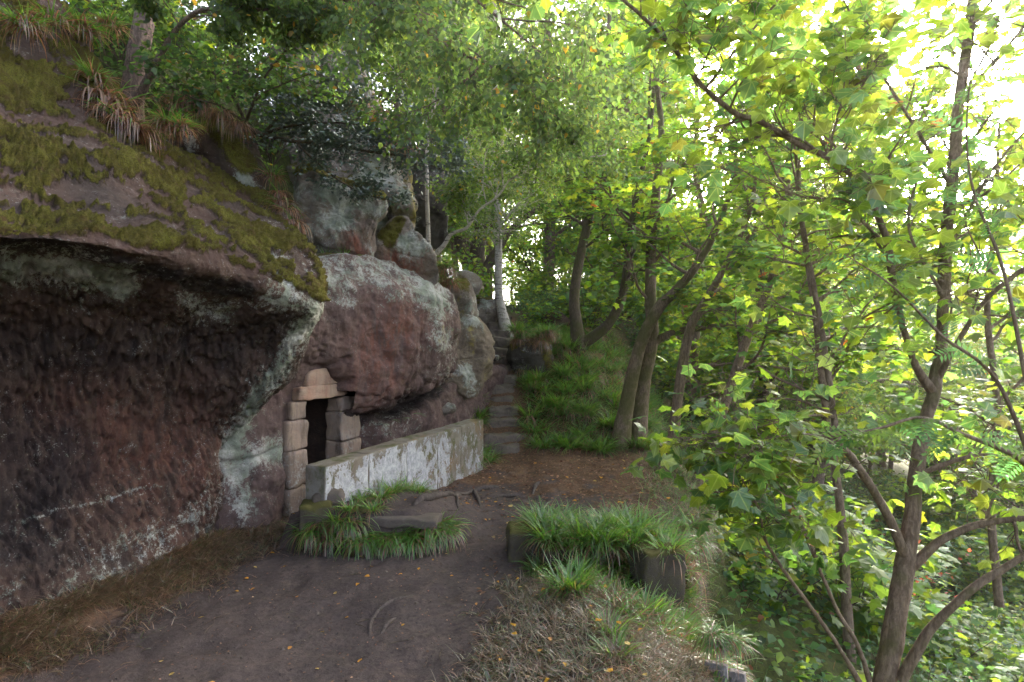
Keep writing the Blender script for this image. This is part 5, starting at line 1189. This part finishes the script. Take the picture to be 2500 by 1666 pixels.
# mound beside the steps
n_ = 0
while n_ < 85:
    x, y = rg.uniform(0.3, 3.6), 11.2 + 4.4 * rg.random() ** 1.2
    if x < float(stair_x(np.array(y))) + 0.55: continue
    n_ += 1; tussock(pick(TG if rg.random() < 0.86 else TM), on_ground(x, y), rg.uniform(1.0, 1.5), 'woodrush tuft on the green mound right of the steps', 'tufts on the mound beside the steps')
for k in range(14):
    x, y = rg.uniform(0.2, 2.6), rg.uniform(13.6, 16)
    tussock(pick(TH_), on_ground(x, y) + np.array([0, 0, 0.05]), rg.uniform(0.9, 1.3), 'brown dead woodrush tuft high on the mound', 'dead tufts high on the mound')
for k in range(14):
    y = rg.uniform(10.3, 13); x = float(stair_x(np.array(y))) - rg.uniform(0.45, 0.75)
    tussock(pick(TG if rg.random() < 0.6 else TH_), on_ground(x, y) + np.array([0, 0, 0.1]), rg.uniform(0.8, 1.2), 'grass tuft between the cliff foot and the lower steps', 'tufts between cliff and steps')
# tufts hanging from the cliff
def tip_place(px, py, d, me, sc, label, group=None): tussock(me, unp(px, py, d), sc, label, group)
for px, py, d in [(240, 225, 5.9), (265, 262, 5.75), (295, 290, 5.72), (330, 308, 5.78), (280, 245, 5.95)]:
    tip_place(px, py, d, pick(TH_), rg.uniform(0.95, 1.2), 'thick curtain of dead brown grass hanging over the mossy rock', 'dead grass curtain on the mossy rock')
for px, py, d in [(225, 190, 5.9), (410, 300, 6.0), (440, 310, 6.0), (60, 60, 5.4), (130, 50, 5.8), (200, 70, 6.3), (270, 60, 6.8)]:
    tip_place(px, py, d, pick(TM), rg.uniform(0.7, 0.95), 'green and brown tuft growing from the mossy rock slope', 'tufts on the mossy rock slope')
for px, py, d in [(430, 240, 7.2), (460, 245, 7.2), (495, 250, 7.3), (540, 275, 7.4), (580, 300, 7.5)]:
    tip_place(px, py, d, pick(TH_), rg.uniform(0.7, 0.9), 'dead grass tuft on top of the mossy boulder', 'dead tufts on the mossy boulder')
for px, py, d in [(665, 430, 7.9), (680, 470, 7.7), (700, 510, 7.3), (715, 540, 7.1), (690, 490, 7.5)]:
    tip_place(px, py, d, pick(TH_ if py > 440 else TM), rg.uniform(0.7, 0.95), 'brown tuft hanging in the cleft behind the overhang', 'tufts in the cleft behind the overhang')
tip_place(800, 632, 8.55, TS[0], 1.0, 'small green-topped tuft on the ledge, the one nearer the overhang')
tip_place(842, 628, 8.6, TS[1], 1.1, 'small bright green tuft on the ledge, the one nearer the pointed boulder')
tip_place(895, 655, 9.0, TH_[0], 0.4, 'tiny dead brown tuft drooping from the ledge below the boulders')
for k in range(16):
    f = rg.random(); px, py = 770 + 230 * f, 190 + 150 * f + rg.uniform(-25, 30)
    tip_place(px, py, 10.9 - 0.9 * f + rg.uniform(-0.2, 0.3), pick(TH_), rg.uniform(0.8, 1.2), 'dead bracken-brown tuft along the crest of the largest boulder', 'dead tufts on the crest of the largest boulder')
for k in range(5):
    f = rg.random(); px, py = 1065 + 60 * f, 620 + 110 * f + rg.uniform(-10, 14)
    tip_place(px, py, 11.4 + 1.0 * f + rg.uniform(-0.2, 0.3), pick(TM), rg.uniform(0.7, 1.0), 'brown grass tuft hanging between the ledge boulders and the yellow rock', 'brown tufts beside the yellow rock')
for k in range(14):
    px, py = rg.uniform(1255, 1350), rg.uniform(800, 835)
    tip_place(px, py, 13.3 + rg.uniform(-0.2, 0.4), pick(TH_ if rg.random() < 0.5 else TG), rg.uniform(0.8, 1.1), 'tuft growing over the dark boulder beside the steps', 'tufts on the dark boulder by the steps')

# fine dry grass that nobody could count
def fine_grass(name, n, sampler, Ls, pal, wts, label, wd=0.005, droop=0.35):
    xy = sampler(n); n = len(xy); z = ground_z(xy[:, 0], xy[:, 1])
    b = np.column_stack([xy, z - 0.01]); a = rng.uniform(0, 6.28, n)
    d = np.stack([np.cos(a), np.sin(a), rng.uniform(0.1, 1.3, n)], 1)
    V, F, C = blade_geo(b, d, rng.uniform(*Ls, n), np.full(n, wd) * rng.uniform(0.6, 1.5, n), droop * rng.uniform(0.3, 1.6, n), palette(n, pal, wts, 0.22), 3)
    o = obj(name, mesh_from(name, V, F, M['blade'], smooth=False, col=C)); return tag(o, label, 'grass', kind='stuff')
def s_left(n):
    y = rng.uniform(3.2, 6.9, n); f = np.abs(rng.normal(0, 0.30, n)); x = np.interp(y, [3, 4.3, 5, 6, 6.7, 7], [-3.75, -3.52, -3.40, -3.18, -3.1, -3.1]) + f - 0.05
    q = np.column_stack([x, y]); k = fbm(np.column_stack([q, 0 * x]), 2.6, 3) + 0.52 - f * 0.55; return q[k > 0]
fine_grass('dry_grass', 42000, s_left, (0.07, 0.20), FINE, [4, 4, 1.6, 1, 1.5], 'dry brown and olive grass along the foot of the overhanging rock', droop=0.5)
def s_right(n):
    y = rng.uniform(3.2, 5.7, n); x = rng.uniform(-0.65, 2.0, n); q = np.column_stack([x, y])
    k = fbm(np.column_stack([q, 0 * x]), 2.2, 3) * 0.45 + x - np.interp(y, [3.2, 4.2, 5, 5.7], [-0.55, -0.25, 0.05, 0.35]); return q[(k > 0) & (x < edge_x(y) + 0.3)]
fine_grass('bank_grass', 46000, s_right, (0.06, 0.19), FINE, [4, 3, 2.5, 2, 1.5], 'thin dry grass covering the near bank beside the path', droop=0.5)
def s_edge(n):
    y = rng.uniform(6, 11.5, n); x = edge_x(y) + rng.normal(-0.1, 0.35, n); return np.column_stack([x, y])
fine_grass('edge_grass', 12000, s_edge, (0.08, 0.24), FINE + GREEN[:2], [2, 1, 2, 3, 1, 2, 2], 'pale green grass along the outer edge of the terrace')

def s_turf(n):
    y = rng.uniform(4.3, 6.1, n); x = rng.uniform(0.2, 2.0, n); k = fbm(np.column_stack([x, y, 0 * x]), 2.5, 3) * 0.5 + (x - 0.55) + 0.35 * (y - 5.2); return np.column_stack([x, y])[(k > 0) & (x < edge_x(y) + 0.2)]
fine_grass('bank_turf', 8500, s_turf, (0.10, 0.32), GREEN + STRAW[:2], [4, 4, 2, 1, 2.5, 2], 'long green grass running over the near bank and the low wall', wd=0.010, droop=0.3)
def s_mound(n):
    y = 11.2 + 5.5 * rng.random(n); x = rng.uniform(0.1, 4.2, n); k = (x > stair_x(y) + 0.5) & (x < edge_x(y) + 0.6) & (fbm(np.column_stack([x, y, 0 * x]), 1.2, 3) > -0.22); return np.column_stack([x, y])[k]
fine_grass('mound_turf', 20000, s_mound, (0.16, 0.42), GREEN + STRAW[:1], [4, 4, 2, 0.6, 1.2], 'lush green grass covering the mound right of the steps', wd=0.014, droop=0.35)

# low leafy ground cover on the slope
n = 16000
az = np.radians(rng.uniform(8, 54, n)); d = 3.6 + 22 * rng.random(n) ** 1.3; x, y = d * np.sin(az), d * np.cos(az); k = x - edge_x(y) > 0.25; x, y = x[k], y[k]
Pg = np.column_stack([x, y, ground_z(x, y) + rng.uniform(0.02, 0.3, len(x))]); m = len(Pg)
V, F, C = leaves_geo(Pg, unit(rng.normal(0, 1, (m, 3)) * np.array([1, 1, 0.3])), np.array([0, 0, 1.0]) + rng.normal(0, 0.5, (m, 3)), rng.uniform(0.06, 0.16, m), BIR, palette(m, [(0.05, 0.105, 0.03), (0.04, 0.085, 0.035), (0.09, 0.14, 0.025), (0.2, 0.09, 0.04)], [3, 3, 2, 0.3], 0.2))
tag(obj('ground_cover', mesh_from('ground_cover', V, F, M['leaf'], smooth=False, col=C)), 'low leafy ground cover on the slope below the terrace', 'ground cover', kind='stuff')

# leaf litter and twigs
def flat_bits(n, sampler, size, tpl, pal, wts, mat, name, label):
    xy = sampler(n); m = len(xy); P_ = np.column_stack([xy, ground_z(xy[:, 0], xy[:, 1]) + 0.008]); a = rng.uniform(0, 6.28, m)
    V, F, C = leaves_geo(P_, np.stack([np.cos(a), np.sin(a), rng.normal(0, 0.15, m)], 1), np.array([0, 0, 1.0]) + rng.normal(0, 0.25, (m, 3)), rng.uniform(*size, m), tpl, palette(m, pal, wts, 0.25))
    return tag(obj(name, mesh_from(name, V, F, M[mat], smooth=False, col=C)), label, 'litter', kind='stuff')
def s_terr(n):
    y = rng.uniform(6.3, 11.6, n); x = rng.uniform(-1.6, 3.1, n); q = np.column_stack([x, y]); k = (x < edge_x(y)) & (rng.random(n) < ss(6.2, 8.8, y + 0.5 * x) * 0.9 + 0.08); return q[k]
BROWN = [(0.20, 0.11, 0.06), (0.13, 0.07, 0.04), (0.30, 0.19, 0.11), (0.09, 0.05, 0.03)]
flat_bits(7000, s_terr, (0.02, 0.06), BIR, BROWN, [3, 3, 1.2, 2], 'dry', 'leaf_litter', 'brown leaf litter strewn over the terrace')
def s_bank(n):
    y = rng.uniform(3.2, 6, n); x = rng.uniform(-0.3, 1.9, n); return np.column_stack([x, y])[x < edge_x(y)]
flat_bits(900, s_bank, (0.02, 0.06), BIR, BROWN, [3, 3, 1.5, 2], 'dry', 'bank_litter', 'dead leaf scraps caught in the grass of the near bank')
def s_path(n):
    y = 3.2 + 5 * rng.random(n); x = rng.uniform(-3, 0.8, n); return np.column_stack([x, y])
flat_bits(3200, s_path, (0.006, 0.026), RHO, BROWN + [(0.02, 0.016, 0.014)], [2, 2, 1, 2, 3], 'dry', 'path_debris', 'tiny scraps of leaf and twig trodden into the path')

# pebbles trodden into the path
n = 420; y = 3.2 + 4.6 * rng.random(n); x = rng.uniform(-2.8, 0.6, n); Pb = np.column_stack([x, y, ground_z(x, y)]); sz = rng.uniform(0.004, 0.016, n) * (1 + 1.2 * (rng.random(n) < 0.06))
oc = np.array([[1, 0, 0], [-1, 0, 0], [0, 1, 0], [0, -1, 0], [0, 0, 0.7], [0, 0, -0.7]], float); of = np.array([[0, 2, 4], [2, 1, 4], [1, 3, 4], [3, 0, 4], [2, 0, 5], [1, 2, 5], [3, 1, 5], [0, 3, 5]])
Vp_ = (Pb[:, None] + sz[:, None, None] * oc[None] * rng.uniform(0.6, 1.4, (n, 6, 1))).reshape(-1, 3); Fp_ = (of[None] + (np.arange(n) * 6)[:, None, None]).reshape(-1, 3)
tag(obj('pebbles', mesh_from('pebbles', Vp_, Fp_, M['slab'])), 'small pebbles and grit trodden into the path', 'pebbles', kind='stuff')

# single fallen leaves
fl = []
for k in range(6):
    c0 = palette(1, [(0.55, 0.30, 0.035), (0.42, 0.20, 0.05), (0.50, 0.36, 0.12)], [4, 2, 2], 0.15, rg)
    V, F, C = leaves_geo(np.zeros((1, 3)), np.array([[1.0, 0, 0]]), np.array([[0, 0, 1.0]]), [1.0], BIR, c0); V[:, 2] += 0.25 * V[:, 1] ** 2 + 0.06 * np.sin(V[:, 0] * 6 + k) + 0.05
    fl.append(mesh_from('fallen_leaf', V, F, M['dry'], smooth=False, col=C))
def fallen(p, sc, label, group):
    o = obj('fallen_leaf', fl[int(rg.integers(0, 6))]); o.location = Vector([float(v) for v in p]); o.scale = (sc,) * 3; o.rotation_euler = (rg.normal(0, 0.2), rg.normal(0, 0.2), rg.uniform(0, 6.28)); tag(o, label, 'leaf', group, 'thing')
for k in range(105):
    y = 3.3 + 4.6 * rg.random() ** 0.8; x = rg.uniform(-2.7, 0.4)
    fallen(on_ground(x, y) + np.array([0, 0, 0.006]), rg.uniform(0.03, 0.055), 'small yellow birch leaf fallen on the bare path', 'yellow leaves on the path')
for k in range(40):
    y = rg.uniform(3.3, 5.4); x = rg.uniform(-0.1, 1.4)
    fallen(on_ground(x, y) + np.array([0, 0, 0.07]), rg.uniform(0.035, 0.06), 'yellow or tan leaf caught in the grass of the near bank', 'leaves in the bank grass')
for k in range(30):
    fallen(on_ground(rg.uniform(-0.8, 2.4), rg.uniform(7, 11)) + np.array([0, 0, 0.01]), rg.uniform(0.05, 0.09), 'pale dead leaf lying on the brown terrace', 'dead leaves on the terrace')

# ------------------------------------------------------------------ roots on the ground
def root(pts, label, n=26):
    a = np.array([[*(lambda p: (p[0], p[1]))(ray_ground(q[0], q[1])), q[2], q[3]] for q in pts]); a = catmull(a, n)
    z = ground_z(a[:, 0], a[:, 1]) + a[:, 2]; P_ = np.column_stack([a[:, :2], z]); c = P_[0].copy()
    o = obj('tree_root', tubes_mesh('tree_root', [(P_ - c, a[:, 3], 8)], M['root'], 0.0, wob=0.012, seed=int(pts[0][0]))); o.location = Vector([float(v) for v in c]); tag(o, label, 'root')
root([(1010, 1232, -0.02, 0.03), (1030, 1225, 0.025, 0.05), (1060, 1220, 0.03, 0.045), (1095, 1212, 0.02, 0.03), (1130, 1200, -0.01, 0.02)], 'thick grey root lying on the terrace behind the slab')
root([(1100, 1206, 0.0, 0.02), (1150, 1198, 0.02, 0.035), (1190, 1190, 0.02, 0.04), (1215, 1187, -0.01, 0.03)], 'pale forked root top crossing the middle of the terrace')
root([(1158, 1198, 0.02, 0.03), (1166, 1215, 0.02, 0.028), (1172, 1238, 0.0, 0.018), (1178, 1250, -0.02, 0.01)], 'short root branch bending down from the forked root')
root([(1115, 1215, 0.02, 0.02), (1117, 1235, 0.015, 0.02), (1120, 1250, -0.01, 0.012)], 'stubby root pointing to the slab')
root([(1200, 1215, 0.0, 0.015), (1225, 1210, 0.015, 0.025), (1262, 1208, 0.01, 0.02), (1285, 1205, -0.02, 0.01)], 'thin root right of the forked root')
root([(1300, 1205, -0.01, 0.02), (1308, 1190, 0.02, 0.035), (1318, 1182, -0.01, 0.02)], 'small humped root piece on the far terrace')
root([(905, 1570, -0.02, 0.014), (904, 1520, -0.004, 0.020), (930, 1490, 0.0, 0.020), (985, 1472, -0.006, 0.016), (1020, 1465, -0.02, 0.012)], 'curved root arching out of the path near the bank')
root([(930, 1550, -0.02, 0.015), (945, 1530, 0.015, 0.02), (965, 1515, -0.015, 0.012)], 'short root beside the curved root')

# ferns under the cliff
def fern(px, py, d, L, a0, label):
    V, F, c = [], [], 0
    n = 16
    for k in range(n):
        t = k / n
        for sg in (-1, 1):
            ln = 0.34 * math.sin(math.pi * (0.12 + 0.86 * t)) + 0.03; b = np.array([t, 0, 0.35 * t - 0.5 * t * t])
            tip = b + np.array([0.10, sg * ln, -0.1 * ln]); V += [b - np.array([0.022, 0, 0]), b + np.array([0.022, 0, 0]), tip]; F.append([c, c + 1, c + 2]); c += 3
    V = np.array(V) * L; ca, sa = math.cos(a0), math.sin(a0); V = np.column_stack([V[:, 0] * ca - V[:, 1] * sa, V[:, 0] * sa + V[:, 1] * ca, V[:, 2]])
    me = mesh_from('fern', V, np.array(F), M['leaf'], smooth=False, col=np.tile([(0.05, 0.12, 0.04)], (len(V), 1))); o = obj('fern', me); o.location = Vector([float(v) for v in unp(px, py, d)]); tag(o, label, 'fern')
fern(1010, 1010, 9.5, 0.30, -0.6, 'fern frond in the crevice under the cliff, the one nearest the steps')
fern(995, 1020, 9.4, 0.25, -1.6, 'middle of the three small ferns under the cliff')
fern(960, 1025, 9.1, 0.22, -0.9, 'smallest fern under the cliff, nearest the door')

# weathered boards holding the edge of the bank
te = empty('timber_edging', unp(1735, 1750, 4.1), 'weathered grey timber boards holding up the edge of the near bank', 'edging')
for px, top_, w_ in ((1752, 1618, 0.16), (1796, 1634, 0.12)):
    p = unp(px, top_, 4.12); hh = 0.95; o = obj('board', block_mesh('board', (w_, 0.06, hh), M['deadwood'], 0.012, 0.008, px, 9), te)
    o.location = Vector([float(v) for v in p]) - te.location - Vector((0, 0, hh / 2)); o.rotation_euler = (0.02, 0.03 * (px % 3 - 1), -0.5)

for px, py in [(1735, 1545), (1760, 1550), (1785, 1560), (1745, 1570)]:
    tip_place(px, py, 4.12, pick(TB), rg.uniform(0.5, 0.7), 'grass tuft hanging over the top of the timber boards', 'tufts over the timber boards')

# twigs on the path
for k in range(34):
    x, y = rg.uniform(-2.4, 0.3), rg.uniform(3.4, 7.2); a = rg.uniform(0, 6.28); L = rg.uniform(0.06, 0.22); c = on_ground(x, y); t_ = np.linspace(-0.5, 0.5, 6)
    pts = np.column_stack([t_ * L * math.cos(a) + 0.012 * np.sin(t_ * 7 + k), t_ * L * math.sin(a) + 0.012 * np.cos(t_ * 6 + k), 0 * t_ + 0.006])
    o = obj('fallen_twig', tubes_mesh('fallen_twig', [(pts, np.linspace(0.004, 0.002, 6), 5)], M['bark_dark'], 0.0)); o.location = Vector([float(v) for v in c]); tag(o, 'thin dark twig lying on the bare path', 'twig', 'twigs on the path')

# ------------------------------------------------------------------ hazy air
hz = NT('hazy_air'); vol = hz.n('ShaderNodeVolumePrincipled'); vol.inputs['Density'].default_value = 0.0010; vol.inputs['Anisotropy'].default_value = 0.80
vol.inputs['Color'].default_value = (1.0, 0.98, 0.93, 1); hz.l(vol.outputs[0], hz.out.inputs['Volume'])
a, b = GV.min(0) - np.array([2, 2, 1]), GV.max(0) + np.array([2, 2, 0]); b[2] = max(b[2] + 1, 31.0)
HV = np.array([[x, y, z] for x in (a[0], b[0]) for y in (a[1], b[1]) for z in (a[2], b[2])])
HF = np.array([[0, 1, 3, 2], [4, 6, 7, 5], [0, 4, 5, 1], [2, 3, 7, 6], [0, 2, 6, 4], [1, 5, 7, 3]])
tag(obj('haze', mesh_from('haze', HV, HF, hz.m, smooth=False)), 'thin sunlit haze in the air', kind='stuff')
